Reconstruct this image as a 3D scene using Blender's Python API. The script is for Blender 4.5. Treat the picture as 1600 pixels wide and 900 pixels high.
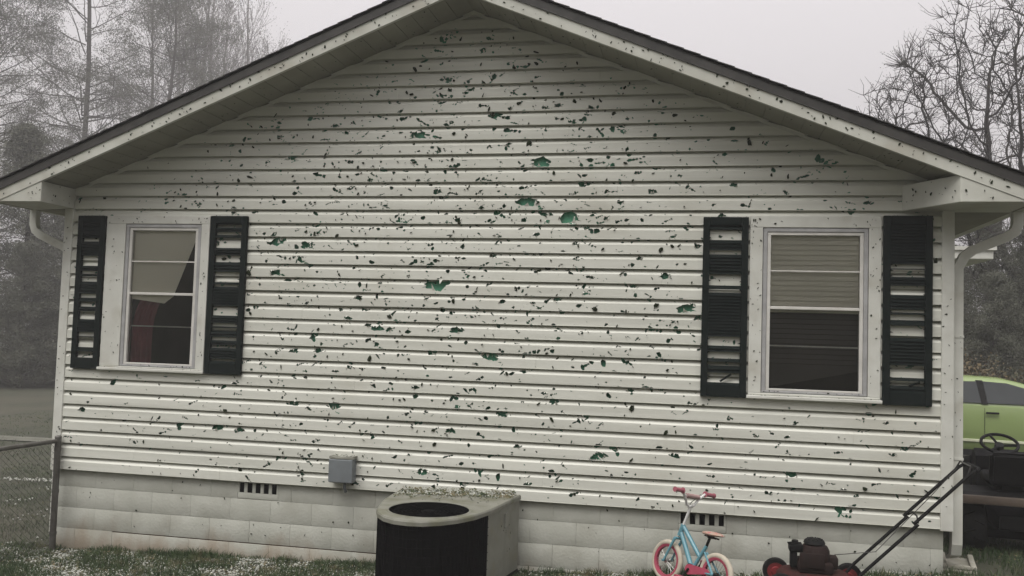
import bpy, bmesh, math, random
from mathutils import Vector, Matrix, noise
from mathutils.geometry import delaunay_2d_cdt
random.seed(7)
rnd = random.random
def uni(a, b): return a + (b - a) * random.random()

# ------------------------------------------------------------------ camera, sky, sun, exposure
scene = bpy.context.scene
for o in list(bpy.data.objects): bpy.data.objects.remove(o)
col = scene.collection
cam_d = bpy.data.cameras.new('camera'); cam = bpy.data.objects.new('camera', cam_d); col.objects.link(cam)
cam_d.sensor_width = 36; cam_d.lens = 36 * 1400 / 1600; cam_d.clip_start = 0.05; cam_d.clip_end = 2000
cam.matrix_world = Matrix(((0.97956949, -0.01975164, 0.20013365, 6.08308),
                           (0.19869369, -0.05862078, -0.97830692, -7.75898),
                           (0.03105516, 0.9980849, -0.05349861, 2.08173), (0, 0, 0, 1)))
scene.camera = cam
world = bpy.data.worlds.new('World'); scene.world = world; world.use_nodes = True
nt = world.node_tree; nt.nodes.clear()
SUN_EL, SUN_AZ = math.radians(61), math.radians(203)
sky = nt.nodes.new('ShaderNodeTexSky'); sky.sky_type = 'NISHITA'; sky.sun_disc = False
sky.sun_elevation = SUN_EL; sky.sun_rotation = SUN_AZ; sky.air_density = 1; sky.dust_density = 6
hs = nt.nodes.new('ShaderNodeHueSaturation'); hs.inputs['Saturation'].default_value = 0.08
mx = nt.nodes.new('ShaderNodeMix'); mx.data_type = 'RGBA'; mx.inputs[0].default_value = 0.85
mx.inputs[7].default_value = (7.6, 7.25, 7.45, 1)
bg = nt.nodes.new('ShaderNodeBackground'); bg.inputs[1].default_value = 0.107
wo = nt.nodes.new('ShaderNodeOutputWorld')
nt.links.new(sky.outputs[0], hs.inputs['Color']); nt.links.new(hs.outputs[0], mx.inputs[6])
wtc = nt.nodes.new('ShaderNodeTexCoord'); wsp = nt.nodes.new('ShaderNodeSeparateXYZ'); nt.links.new(wtc.outputs['Generated'], wsp.inputs[0])
wr_ = nt.nodes.new('ShaderNodeMapRange'); nt.links.new(wsp.outputs[2], wr_.inputs[0])        # overcast sky: brighter towards the zenith
wr_.inputs[1].default_value = 0; wr_.inputs[2].default_value = 1; wr_.inputs[3].default_value = .46; wr_.inputs[4].default_value = 2.15
wm = nt.nodes.new('ShaderNodeVectorMath'); wm.operation = 'SCALE'
nt.links.new(mx.outputs[2], wm.inputs[0]); nt.links.new(wr_.outputs[0], wm.inputs['Scale'])
nt.links.new(wm.outputs[0], bg.inputs[0]); nt.links.new(bg.outputs[0], wo.inputs[0])
sl = bpy.data.lights.new('sun', 'SUN'); so = bpy.data.objects.new('sun', sl); col.objects.link(so)
sl.energy = 2.7; sl.angle = math.radians(40); sl.color = (1.0, 0.97, 0.92)
sd = Vector((math.sin(SUN_AZ) * math.cos(SUN_EL), math.cos(SUN_AZ) * math.cos(SUN_EL), math.sin(SUN_EL)))
so.rotation_euler = sd.to_track_quat('Z', 'Y').to_euler()
scene.view_settings.view_transform = 'Standard'; scene.view_settings.look = 'None'
scene.view_settings.exposure = 0.0; scene.view_settings.gamma = 1.0
scene.view_settings.use_curve_mapping = False
scene.cycles.use_denoising = True
scene.cycles.max_bounces = 8; scene.cycles.transparent_max_bounces = 24
scene.cycles.volume_bounces = 4
HAZE_DENSITY = 0.0029

# ------------------------------------------------------------------ materials
def mat(name, c1, c2=None, scale=8.0, rough=0.7, metal=0.0, bump=0.0, bscale=60.0, detail=5.0, lo=0.35, hi=0.65,
        stretch=(1, 1, 1), spec=0.4, c3=None, scale3=1.5, lo3=0.55, hi3=0.75):
    m = bpy.data.materials.new(name); m.use_nodes = True
    t = m.node_tree; b = t.nodes['Principled BSDF']
    b.inputs['Roughness'].default_value = rough; b.inputs['Metallic'].default_value = metal
    b.inputs['Specular IOR Level'].default_value = spec
    tc = t.nodes.new('ShaderNodeTexCoord'); mp = t.nodes.new('ShaderNodeMapping')
    mp.inputs['Scale'].default_value = stretch
    t.links.new(tc.outputs['Object'], mp.inputs[0])
    out = None
    if c2 is None: c2 = tuple(x * 0.88 for x in c1)
    n = t.nodes.new('ShaderNodeTexNoise'); n.inputs['Scale'].default_value = scale; n.inputs['Detail'].default_value = detail
    t.links.new(mp.outputs[0], n.inputs['Vector'])
    r = t.nodes.new('ShaderNodeMapRange'); r.inputs[1].default_value = lo; r.inputs[2].default_value = hi
    t.links.new(n.outputs['Fac'], r.inputs[0])
    x = t.nodes.new('ShaderNodeMix'); x.data_type = 'RGBA'
    x.inputs[6].default_value = (*c1, 1); x.inputs[7].default_value = (*c2, 1)
    t.links.new(r.outputs[0], x.inputs[0]); out = x.outputs[2]
    if c3:
        n3 = t.nodes.new('ShaderNodeTexNoise'); n3.inputs['Scale'].default_value = scale3; n3.inputs['Detail'].default_value = 8
        t.links.new(tc.outputs['Object'], n3.inputs['Vector'])
        r3 = t.nodes.new('ShaderNodeMapRange'); r3.inputs[1].default_value = lo3; r3.inputs[2].default_value = hi3
        t.links.new(n3.outputs['Fac'], r3.inputs[0])
        x3 = t.nodes.new('ShaderNodeMix'); x3.data_type = 'RGBA'; x3.inputs[7].default_value = (*c3, 1)
        t.links.new(r3.outputs[0], x3.inputs[0]); t.links.new(out, x3.inputs[6]); out = x3.outputs[2]
    t.links.new(out, b.inputs['Base Color'])
    if bump:
        nb = t.nodes.new('ShaderNodeTexNoise'); nb.inputs['Scale'].default_value = bscale; nb.inputs['Detail'].default_value = 4
        t.links.new(mp.outputs[0], nb.inputs['Vector'])
        bp = t.nodes.new('ShaderNodeBump'); bp.inputs['Strength'].default_value = bump; bp.inputs['Distance'].default_value = 0.02
        t.links.new(nb.outputs['Fac'], bp.inputs['Height']); t.links.new(bp.outputs[0], b.inputs['Normal'])
    return m

M = {}
M['vinyl'] = mat('weathered_vinyl', (.64, .645, .58), (.53, .535, .475), 1.6, .5, bump=.06, bscale=30, stretch=(.22, 1, 6),
                 c3=(.45, .44, .37), scale3=1.1, lo3=.56, hi3=.85)
M['trim'] = mat('white_trim', (.60, .605, .555), (.52, .52, .47), 5, .5, bump=.04, bscale=40, c3=(.42, .41, .35), scale3=4, lo3=.58, hi3=.8)
M['fascia'] = mat('fascia_metal', (.51, .515, .46), (.41, .41, .36), 3, .5, bump=.04, bscale=15, c3=(.38, .36, .30), scale3=3, lo3=.56, hi3=.8)
M['soffit'] = mat('shaded_soffit_vinyl', (.26, .257, .205), (.22, .217, .175), 3, .75, spec=.15)  # white vinyl darkened in its colour for the shade under the eaves
M['green'] = mat('green_foam_board', (.10, .32, .20), (.065, .22, .14), 14, .8, c3=(.17, .36, .25), scale3=22, lo3=.6, hi3=.72)
M['dark'] = mat('dark_cavity', (.003, .003, .003), rough=1, spec=.0)
M['leafbit'] = mat('shredded_leaf', (.012, .015, .009), (.022, .03, .013), 30, .9, spec=.05)
M['shutter'] = mat('shutter_plastic', (.006, .010, .009), (.010, .014, .013), 6, .85, bump=.03, bscale=80, spec=.08)
M['shingle'] = mat('roof_shingle', (.035, .034, .034), (.06, .058, .056), 40, .9, bump=.6, bscale=120)
M['drip'] = mat('drip_edge', (.022, .021, .019), (.04, .038, .034), 9, .6)
M['blockpaint'] = None
M['alu'] = mat('storm_frame', (.42, .42, .42), (.33, .33, .33), 10, .45, metal=.2)
M['sash'] = mat('sash_paint', (.62, .61, .57), (.52, .51, .47), 9, .5)
M['blind'] = mat('vinyl_blind', (.88, .86, .73), (.82, .80, .68), 2, .7)
M['blind_shaded'] = mat('vinyl_blind_shaded', (.10, .092, .084), (.08, .074, .068), 2, .7)  # darker copy of the blind; dimness behind the lower pane is painted in
M['curtain'] = mat('mauve_curtain', (.26, .075, .095), (.18, .055, .07), 4, .9)
M['room'] = mat('dim_room', (.06, .05, .045), (.04, .035, .03), 2, .9)
M['greymetal'] = mat('grey_enamel', (.19, .21, .22), (.16, .175, .185), 7, .45, metal=.2, bump=.02)
M['accase'] = mat('condenser_paint', (.24, .24, .205), (.19, .19, .16), 6, .6, metal=.1, bump=.04, c3=(.2, .19, .14), scale3=5, lo3=.55, hi3=.75)
M['accover'] = mat('condenser_cover_paint', (.21, .21, .175), (.155, .155, .125), 7, .7, bump=.05, c3=(.14, .14, .09), scale3=7, lo3=.5, hi3=.72)
M['black'] = mat('black_paint', (.005, .005, .005), (.008, .008, .008), 20, .6, spec=.15)
M['coil'] = mat('condenser_fins', (.0025, .0025, .003), (.004, .004, .004), 30, .9, spec=.05)
M['blackmetal'] = mat('black_steel', (.012, .012, .012), (.02, .018, .016), 15, .35, metal=.3)
M['rubber'] = mat('rubber', (.009, .009, .009), (.015, .0145, .014), 20, .9, spec=.15)
M['cream'] = mat('cream_rubber', (.46, .42, .34), (.38, .34, .27), 14, .8)
M['pink'] = mat('pink_plastic', (.36, .06, .10), (.28, .05, .08), 8, .4)
M['palepink'] = mat('pale_pink_grip', (.40, .27, .26), (.33, .22, .21), 8, .6)
M['bikeblue'] = mat('sky_blue_paint', (.12, .29, .34), (.10, .24, .29), 8, .3, spec=.6)
M['fadedpink'] = mat('faded_pink_grip', (.36, .11, .14), (.28, .085, .11), 9, .6)
M['white'] = mat('white_enamel', (.65, .65, .63), (.55, .55, .53), 8, .4)
M['chrome'] = mat('chrome', (.5, .5, .49), (.4, .39, .37), 15, .3, metal=.9)
M['saddle'] = mat('saddle_print', (.40, .25, .19), (.40, .32, .26), 26, .6, lo=.45, hi=.55, c3=(.42, .10, .12), scale3=18, lo3=.58, hi3=.64)
M['red'] = mat('red_paint', (.17, .016, .018), (.10, .012, .012), 10, .6)
M['reddirty'] = mat('dirty_red_paint', (.05, .011, .010), (.025, .013, .010), 12, .75, spec=.2)
M['engine'] = mat('engine_shroud', (.013, .008, .007), (.022, .011, .009), 12, .75, bump=.1, spec=.2)
M['galv'] = mat('weathered_steel', (.115, .11, .10), (.075, .07, .06), 12, .55, metal=.3)
M['splash'] = mat('concrete', (.34, .33, .28), (.26, .25, .20), 10, .9, bump=.2)
M['lime'] = mat('lime_car_paint', (.205, .27, .10), (.195, .26, .095), 2, .22, spec=.9)
M['limetop'] = M['lime']
M['carglass'] = mat('tinted_glass', (.03, .034, .036), (.04, .045, .046), 2, .08, spec=.4)
M['paletrim'] = mat('pale_trim', (.55, .57, .42), (.48, .5, .36), 6, .5)
M['tan'] = mat('tan_plastic', (.13, .10, .078), (.095, .074, .058), 8, .5)
M['bark'] = mat('bark', (.045, .038, .032), (.025, .021, .018), 9, .95, bump=.4, bscale=30)
M['barkwet'] = mat('wet_bark', (.022, .018, .016), (.013, .011, .010), 9, .85)
M['needle'] = mat('evergreen_foliage', (.082, .088, .064), (.095, .098, .074), .5, .9)
M['twig'] = mat('bare_twigs', (.075, .066, .06), (.10, .09, .08), .6, .9)
M['oakleaf'] = mat('sparse_brown_leaves', (.045, .042, .028), (.075, .06, .035), 1.2, .8)
M['brownleaf'] = mat('brown_shrub_leaves', (.12, .085, .04), (.075, .06, .032), 1.0, .8, c3=(.05, .055, .03), scale3=.8, lo3=.5, hi3=.6)
M['ground'] = mat('lawn_soil', (.041, .044, .025), (.031, .032, .020), 3.0, .95, bump=.5, bscale=25, c3=(.052, .049, .032), scale3=.5, lo3=.45, hi3=.62)
M['grass'] = mat('grass_blades', (.026, .052, .016), (.045, .070, .024), 2.0, .7, c3=(.13, .115, .06), scale3=3.5, lo3=.56, hi3=.68)
M['path'] = mat('gravel', (.085, .085, .065), (.13, .13, .105), 4, .95, bump=.4)
M['hail'] = mat('hail_ice', (.54, .55, .50), (.38, .39, .35), 20, .35)
M['reflector'] = mat('red_reflector', (.25, .02, .015), rough=.2)

def block_material():
    m = mat('painted_block', (.45, .455, .405), (.395, .40, .35), 4, .85, bump=.2, bscale=45, c3=(.31, .305, .26), scale3=2.6, lo3=.52, hi3=.8)
    t = m.node_tree; b = t.nodes['Principled BSDF']; src = b.inputs['Base Color'].links[0].from_socket
    tc = t.nodes.new('ShaderNodeTexCoord'); sp = t.nodes.new('ShaderNodeSeparateXYZ'); t.links.new(tc.outputs['Object'], sp.inputs[0])
    n = t.nodes.new('ShaderNodeTexNoise'); n.inputs['Scale'].default_value = 5; n.inputs['Detail'].default_value = 7
    mp = t.nodes.new('ShaderNodeMapping'); mp.inputs['Scale'].default_value = (1, 1, .45)
    t.links.new(tc.outputs['Object'], mp.inputs[0]); t.links.new(mp.outputs[0], n.inputs['Vector'])
    # splash-back of red clay, strongest low down on the wall (ground there slopes up to the right)
    g = t.nodes.new('ShaderNodeMath'); g.operation = 'MULTIPLY_ADD'; g.inputs[1].default_value = .004; g.inputs[2].default_value = .0
    t.links.new(sp.outputs[0], g.inputs[0])
    h = t.nodes.new('ShaderNodeMath'); h.operation = 'ADD'; t.links.new(sp.outputs[2], h.inputs[0]); t.links.new(g.outputs[0], h.inputs[1])
    r = t.nodes.new('ShaderNodeMapRange'); r.inputs[1].default_value = -.05; r.inputs[2].default_value = .24; r.inputs[3].default_value = .52; r.inputs[4].default_value = .0
    t.links.new(h.outputs[0], r.inputs[0])
    a = t.nodes.new('ShaderNodeMath'); a.operation = 'ADD'; t.links.new(n.outputs['Fac'], a.inputs[0]); t.links.new(r.outputs[0], a.inputs[1])
    k = t.nodes.new('ShaderNodeMapRange'); k.inputs[1].default_value = .66; k.inputs[2].default_value = 1.05; k.inputs[4].default_value = .62
    t.links.new(a.outputs[0], k.inputs[0])
    x = t.nodes.new('ShaderNodeMix'); x.data_type = 'RGBA'; x.inputs[7].default_value = (.24, .165, .10, 1)
    t.links.new(k.outputs[0], x.inputs[0]); t.links.new(src, x.inputs[6]); t.links.new(x.outputs[2], b.inputs['Base Color'])
    return m
M['blockpaint'] = block_material()
M['mortar'] = mat('rusty_joint', (.075, .045, .025), (.16, .13, .10), 3.0, .95, lo=.4, hi=.6)

def glass_material():
    m = bpy.data.materials.new('window_glass'); m.use_nodes = True; t = m.node_tree; t.nodes.clear()
    o = t.nodes.new('ShaderNodeOutputMaterial'); x = t.nodes.new('ShaderNodeMixShader')
    tr = t.nodes.new('ShaderNodeBsdfTransparent'); tr.inputs[0].default_value = (.97, .97, .965, 1)
    gl = t.nodes.new('ShaderNodeBsdfGlossy'); gl.inputs['Roughness'].default_value = .03
    f = t.nodes.new('ShaderNodeFresnel'); f.inputs[0].default_value = 1.5
    t.links.new(f.outputs[0], x.inputs[0]); t.links.new(tr.outputs[0], x.inputs[1]); t.links.new(gl.outputs[0], x.inputs[2])
    t.links.new(x.outputs[0], o.inputs[0]); return m
M['glass'] = glass_material()

# ------------------------------------------------------------------ mesh builder
class MB:
    def __init__(s): s.v = []; s.f = []; s.m = []
    def add(s, vs, fs, mi=0):
        b = len(s.v); s.v += [tuple(p) for p in vs]; s.f += [tuple(i + b for i in f) for f in fs]; s.m += [mi] * len(fs); return s
    def box(s, a, b, mi=0):
        (x0, y0, z0), (x1, y1, z1) = a, b
        vs = [(x0, y0, z0), (x1, y0, z0), (x1, y1, z0), (x0, y1, z0), (x0, y0, z1), (x1, y0, z1), (x1, y1, z1), (x0, y1, z1)]
        return s.add(vs, [(3, 2, 1, 0), (4, 5, 6, 7), (0, 1, 5, 4), (1, 2, 6, 5), (2, 3, 7, 6), (3, 0, 4, 7)], mi)
    def bbox(s, a, b, w=.004, mi=0):        # box with bevelled edges
        bm = bmesh.new(); bmesh.ops.create_cube(bm, size=1)
        for v in bm.verts: v.co = Vector([(a[i] + b[i]) / 2 + v.co[i] * (b[i] - a[i]) for i in range(3)])
        bmesh.ops.bevel(bm, geom=list(bm.edges), offset=w, segments=2, affect='EDGES', profile=.5)
        return s.bm(bm, mi)
    def bm(s, bm, mi=0, mx=None):
        bm.verts.index_update()
        vs = [(mx @ v.co) if mx else v.co.copy() for v in bm.verts]
        fs = [[v.index for v in f.verts] for f in bm.faces]; bm.free(); return s.add(vs, fs, mi)
    def prism(s, poly, a, b, axis='y', mi=0):   # poly of 2-D points extruded from a to b along axis
        n = len(poly)
        def P(p, t):
            if axis == 'y': return (p[0], t, p[1])
            if axis == 'x': return (t, p[0], p[1])
            return (p[0], p[1], t)
        vs = [P(p, a) for p in poly] + [P(p, b) for p in poly]
        fs = [tuple(range(n)), tuple(range(2 * n - 1, n - 1, -1))] + [(i, n + i, n + (i + 1) % n, (i + 1) % n) for i in range(n)]
        return s.add(vs, fs, mi)
    def tube(s, pts, r, n=8, mi=0, cap=True, closed=False):
        pts = [Vector(p) for p in pts]; N = len(pts)
        rs = r if isinstance(r, (list, tuple)) else [r] * N
        vs = []; up = None
        for i in range(N):
            if closed: d = pts[(i + 1) % N] - pts[i - 1]
            else: d = pts[min(i + 1, N - 1)] - pts[max(i - 1, 0)]
            if d.length < 1e-9: d = Vector((0, 0, 1))
            d.normalize()
            if up is None:
                up = Vector((0, 0, 1)) if abs(d.z) < .9 else Vector((1, 0, 0))
            u = (up - d * up.dot(d)); u.normalize(); w = d.cross(u); up = u
            for k in range(n):
                a = 2 * math.pi * k / n; vs.append(pts[i] + (u * math.cos(a) + w * math.sin(a)) * rs[i])
        fs = []
        for i in range(N if closed else N - 1):
            j = (i + 1) % N
            for k in range(n): fs.append((i * n + k, i * n + (k + 1) % n, j * n + (k + 1) % n, j * n + k))
        if cap and not closed: fs += [tuple(range(n - 1, -1, -1)), tuple((N - 1) * n + k for k in range(n))]
        return s.add(vs, fs, mi)
    def lathe(s, prof, n=32, mx=None, mi=0, closed=False):   # prof of (r, z) about z
        vs = []; m = len(prof)
        for k in range(n):
            a = 2 * math.pi * k / n
            for r, z in prof: vs.append(Vector((r * math.cos(a), r * math.sin(a), z)))
        if mx: vs = [mx @ v for v in vs]
        fs = []
        for k in range(n):
            j = (k + 1) % n
            for i in range(m if closed else m - 1):
                i2 = (i + 1) % m
                fs.append((k * m + i, j * m + i, j * m + i2, k * m + i2))
        return s.add(vs, fs, mi)
    def ball(s, c, r, sub=2, sc=(1, 1, 1), mi=0):
        bm = bmesh.new(); bmesh.ops.create_icosphere(bm, subdivisions=sub, radius=1)
        for v in bm.verts: v.co = Vector(c) + Vector((v.co.x * r * sc[0], v.co.y * r * sc[1], v.co.z * r * sc[2]))
        return s.bm(bm, mi)
    def xf(s, mx): s.v = [tuple(mx @ Vector(p)) for p in s.v]; return s
    def build(s, name, mats, parent=None, smooth=False, world=None, auto=True):
        me = bpy.data.meshes.new(name); me.from_pydata(s.v, [], s.f)
        mats = mats if isinstance(mats, (list, tuple)) else [mats]
        for m in mats: me.materials.append(m)
        if len(mats) > 1: me.polygons.foreach_set('material_index', s.m)
        if auto:
            bm = bmesh.new(); bm.from_mesh(me); bmesh.ops.recalc_face_normals(bm, faces=bm.faces); bm.to_mesh(me); bm.free()
        if smooth:
            me.polygons.foreach_set('use_smooth', [True] * len(me.polygons))
            me.set_sharp_from_angle(angle=math.radians(40))
        o = bpy.data.objects.new(name, me); col.objects.link(o)
        if parent: o.parent = parent
        return o

def tag(o, label=None, cat=None, group=None, kind=None):
    if label: o['label'] = label
    if cat: o['category'] = cat
    if group: o['group'] = group
    if kind: o['kind'] = kind
    return o
def empty(name, loc=(0, 0, 0), rz=0, **k):
    o = bpy.data.objects.new(name, None); col.objects.link(o); o.location = loc; o.rotation_euler = (0, 0, rz)
    o.empty_display_size = .1
    return tag(o, **k)

def lerp_tab(x, tab):
    if x <= tab[0][0]: return tab[0][1]
    for (a, p), (b, q) in zip(tab, tab[1:]):
        if x <= b: return p + (q - p) * (x - a) / (b - a)
    return tab[-1][1]
def sstep(a, b, x):
    t = max(0, min(1, (x - a) / (b - a))); return t * t * (3 - 2 * t)
def gz(x, y):                                   # height of the lawn
    near = lerp_tab(x, [(-6, -.25), (-3, -.2), (0, -.11), (3.15, -.015), (4.85, .055), (6, .12), (7, .21), (8.1, .30), (9.5, .27), (14, .2)])
    far = lerp_tab(x, [(-40, -.2), (0, -.2), (8, .12), (40, .2)])
    t = sstep(.4, 2.6, y); z = near * (1 - t) + far * t
    z += 19 * sstep(-13, -42, y)                  # added bank, unseen behind the camera, blocks low sky light
    z += .03 * noise.noise((x * .35, y * .35, 1)) * sstep(1.5, 5, abs(y - .2)) + .008 * noise.noise((x * 2.1, y * 2.1, 4))
    return z

# ------------------------------------------------------------------ ground
def axis(lo, hi, f0, f1, fine, coarse):
    a = [f0]
    while a[-1] < f1: a.append(a[-1] + fine)
    s = fine
    while a[-1] < hi: s = min(s * 1.35, coarse); a.append(a[-1] + s)
    s = fine; b = [a[0]]
    while b[-1] > lo: s = min(s * 1.35, coarse); b.append(b[-1] - s)
    return sorted(b[1:]) + a
gx = axis(-130, 130, -5, 11, .16, 9); gy = axis(-90, 130, -2.2, 4, .16, 9)
g = MB(); nx = len(gx)
g.add([(x, y, gz(x, y)) for y in gy for x in gx],
      [(j * nx + i, j * nx + i + 1, (j + 1) * nx + i + 1, (j + 1) * nx + i) for j in range(len(gy) - 1) for i in range(nx - 1)])
tag(g.build('ground', M['ground'], smooth=True), kind='structure')
# gravel track across the field on the left
tk = MB(); vs = []; fs = []
for i in range(30):
    x = -24 + i * .82; y = 7.3 + .012 * (x + 12) ** 2 * .3
    for w in (-.30, .30): yy = y + w * (1 + .3 * noise.noise((x, w, 0))); vs.append((x, yy, gz(x, yy) + .012))
    if i: fs.append((2 * i - 2, 2 * i, 2 * i + 1, 2 * i - 1))
tag(tk.add(vs, fs).build('path', M['path'], smooth=True), kind='structure')

# ------------------------------------------------------------------ house
B, C, W, DEP = .66, .127, 8.10, 9.5
XA, ZA, SL = 4.065, 5.02, .4067
def zs(x): return ZA - SL * abs(x - XA)
house = empty('house', (0, 0, 0), label='small white vinyl-sided house with hail-shredded gable wall', cat='house')

def flake(mb, c, r, nrm=(0, -1, 0), mi=1, k=None):      # a stuck shred of leaf: an irregular thin bit, a little curled
    n = k or random.randint(5, 7); nv = Vector(nrm).normalized()
    u = nv.cross(Vector((0, 0, 1))) if abs(nv.z) < .9 else Vector((1, 0, 0)); u.normalize(); w = nv.cross(u)
    ang = uni(0, math.pi); e = uni(.22, .75); c = Vector(c); vs = [c + nv * .004]
    for i in range(n):
        a = 2 * math.pi * i / n; rr = r * uni(.55, 1.25)
        px, py = rr * math.cos(a), rr * e * math.sin(a)
        vs.append(c + u * (px * math.cos(ang) - py * math.sin(ang)) + w * (px * math.sin(ang) + py * math.cos(ang)) + nv * uni(.001, .004))
    mb.add(vs, [(0, 1 + i, 1 + (i + 1) % n) for i in range(n)], mi)

def blob(cx, cz, r, e=None, ang=None, n=None):
    e = e or uni(.3, .95); ang = uni(-.9, .9) if ang is None else ang; n = n or random.randint(6, 9)
    return [(cx + (r * math.cos(a) * q) * math.cos(ang) - (r * e * math.sin(a) * q) * math.sin(ang),
             cz + (r * math.cos(a) * q) * math.sin(ang) + (r * e * math.sin(a) * q) * math.cos(ang))
            for a, q in [(2 * math.pi * (i + uni(-.25, .25)) / n, uni(.6, 1.25)) for i in range(n)]]
GREENS = [(3.591,3.879,.184),(4.291,4.055,.13),(4.712,3.628,.184),(2.346,3.684,.119),(2.94,3.643,.076),(3.254,3.569,.086),(3.78,3.367,.108),(4.619,3.268,.184),(4.994,3.133,.205),(2.242,2.899,.162),(2.557,2.866,.141),(2.249,2.604,.141),(3.793,2.52,.216),(3.265,2.114,.13),(4.004,2.118,.141),(2.451,1.883,.097),(4.316,1.895,.162),(5.58,3.525,.076),(6.017,2.361,.173),(5.834,2.636,.108),(.28,1.24,.097),(2.863,1.395,.13),(1.725,1.14,.13),(1.935,1.127,.108),(5.327,1.088,.108),(3.749,.846,.119),(5.947,1.118,.097),(6.891,1.015,.108),(4.588,1.124,.076),(3.989,1.232,.108),(4.448,1.39,.086),(4.899,1.522,.097),(3.649,1.597,.086),(2.983,2.199,.097),(2.058,2.277,.076),(3.171,2.14,.076),(4.058,4.293,.086),(5.71,3.358,.097),(5.559,1.649,.076),(5.181,1.408,.065),(2.697,1.891,.097),(4.749,4.115,.076),(4.864,4.13,.086),(2.474,1.401,.108),(6.294,3.155,.076),(4.416,2.379,.076),(4.823,3.161,.065),(3.792,4.182,.076),(3.068,2.389,.086),(4.316,2.787,.076),(5.614,2.781,.076),(4.901,2.412,.076),(5.565,2.543,.076),(3.34,1.757,.054),(3.786,1.905,.086),(6.12,2.282,.076),(6.705,.857,.076),(6.097,2.891,.065),(3.785,4.389,.054)]
holes = []                                      # (polygon in x,z)
for x, z, w in GREENS:
    a0 = uni(-.25, .25)
    holes.append(blob(x, z, w * .42, uni(.42, .62), a0, 13))
    for k in range(3): d = uni(-.32, .32) * w; holes.append(blob(x + d, z + uni(-.10, .14) * w, w * uni(.14, .24), uni(.35, .8), a0 + uni(-.9, .9), 8))
    sd_ = random.choice((-1, 1)); holes.append([(x + sd_ * w * .2, z - w * .10), (x + sd_ * w * uni(.45, .62), z - w * uni(.10, .2)), (x + sd_ * w * .2, z - w * .01)])
    for k in range(random.randint(2, 4)):
        d = uni(-.5, .5) * w; holes.append(blob(x + d, z + uni(-.3, .3) * w * .5, w * uni(.10, .2), uni(.3, .7), a0 + uni(-.5, .5)))
def density(x, z):
    return 36 + 66 * math.exp(-((x - 4.2) / 1.9) ** 2 - ((z - 3.3) / 1.5) ** 2) + 16 * math.exp(-((x - 2.9) / 1.6) ** 2)
flaps = [(x, z, w) for x, z, w in GREENS]
m_ = 0
while m_ < 130:
    x, z = uni(.3, 7.8), uni(B + .05, 4.7)
    if z > zs(x) - .2 or rnd() > density(x, z) / 100: continue
    m_ += 1; w = uni(.045, .085); a0 = uni(-.5, .5); holes.append(blob(x, z, w * .42, uni(.35, .65), a0, 10)); flaps.append((x, z, w))
    for k in range(2): holes.append(blob(x + uni(-.5, .5) * w, z + uni(-.3, .3) * w, w * uni(.12, .25), uni(.3, .7), a0 + uni(-.7, .7)))
flakes = []
cnt = 0
while cnt < 7800:
    cnt += 1
    x, z = uni(.1, 8.0), uni(B, 5.0)
    if z > zs(x) - .1 or rnd() > density(x, z) / 100: continue
    r = min(.032, .0105 * math.exp(random.gauss(0, .50)))
    if rnd() < .26: flakes.append((x, z, r * 1.1)); continue
    holes.append(blob(x, z, r, uni(.25, .9), uni(-1.3, 1.3)))
    if rnd() < .34:
        a = uni(-1, 1)
        for q in range(random.randint(1, 3)): holes.append(blob(x + math.cos(a) * r * (q + 1) * 1.3, z + math.sin(a) * r * (q + 1), r * uni(.5, .9)))

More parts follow.
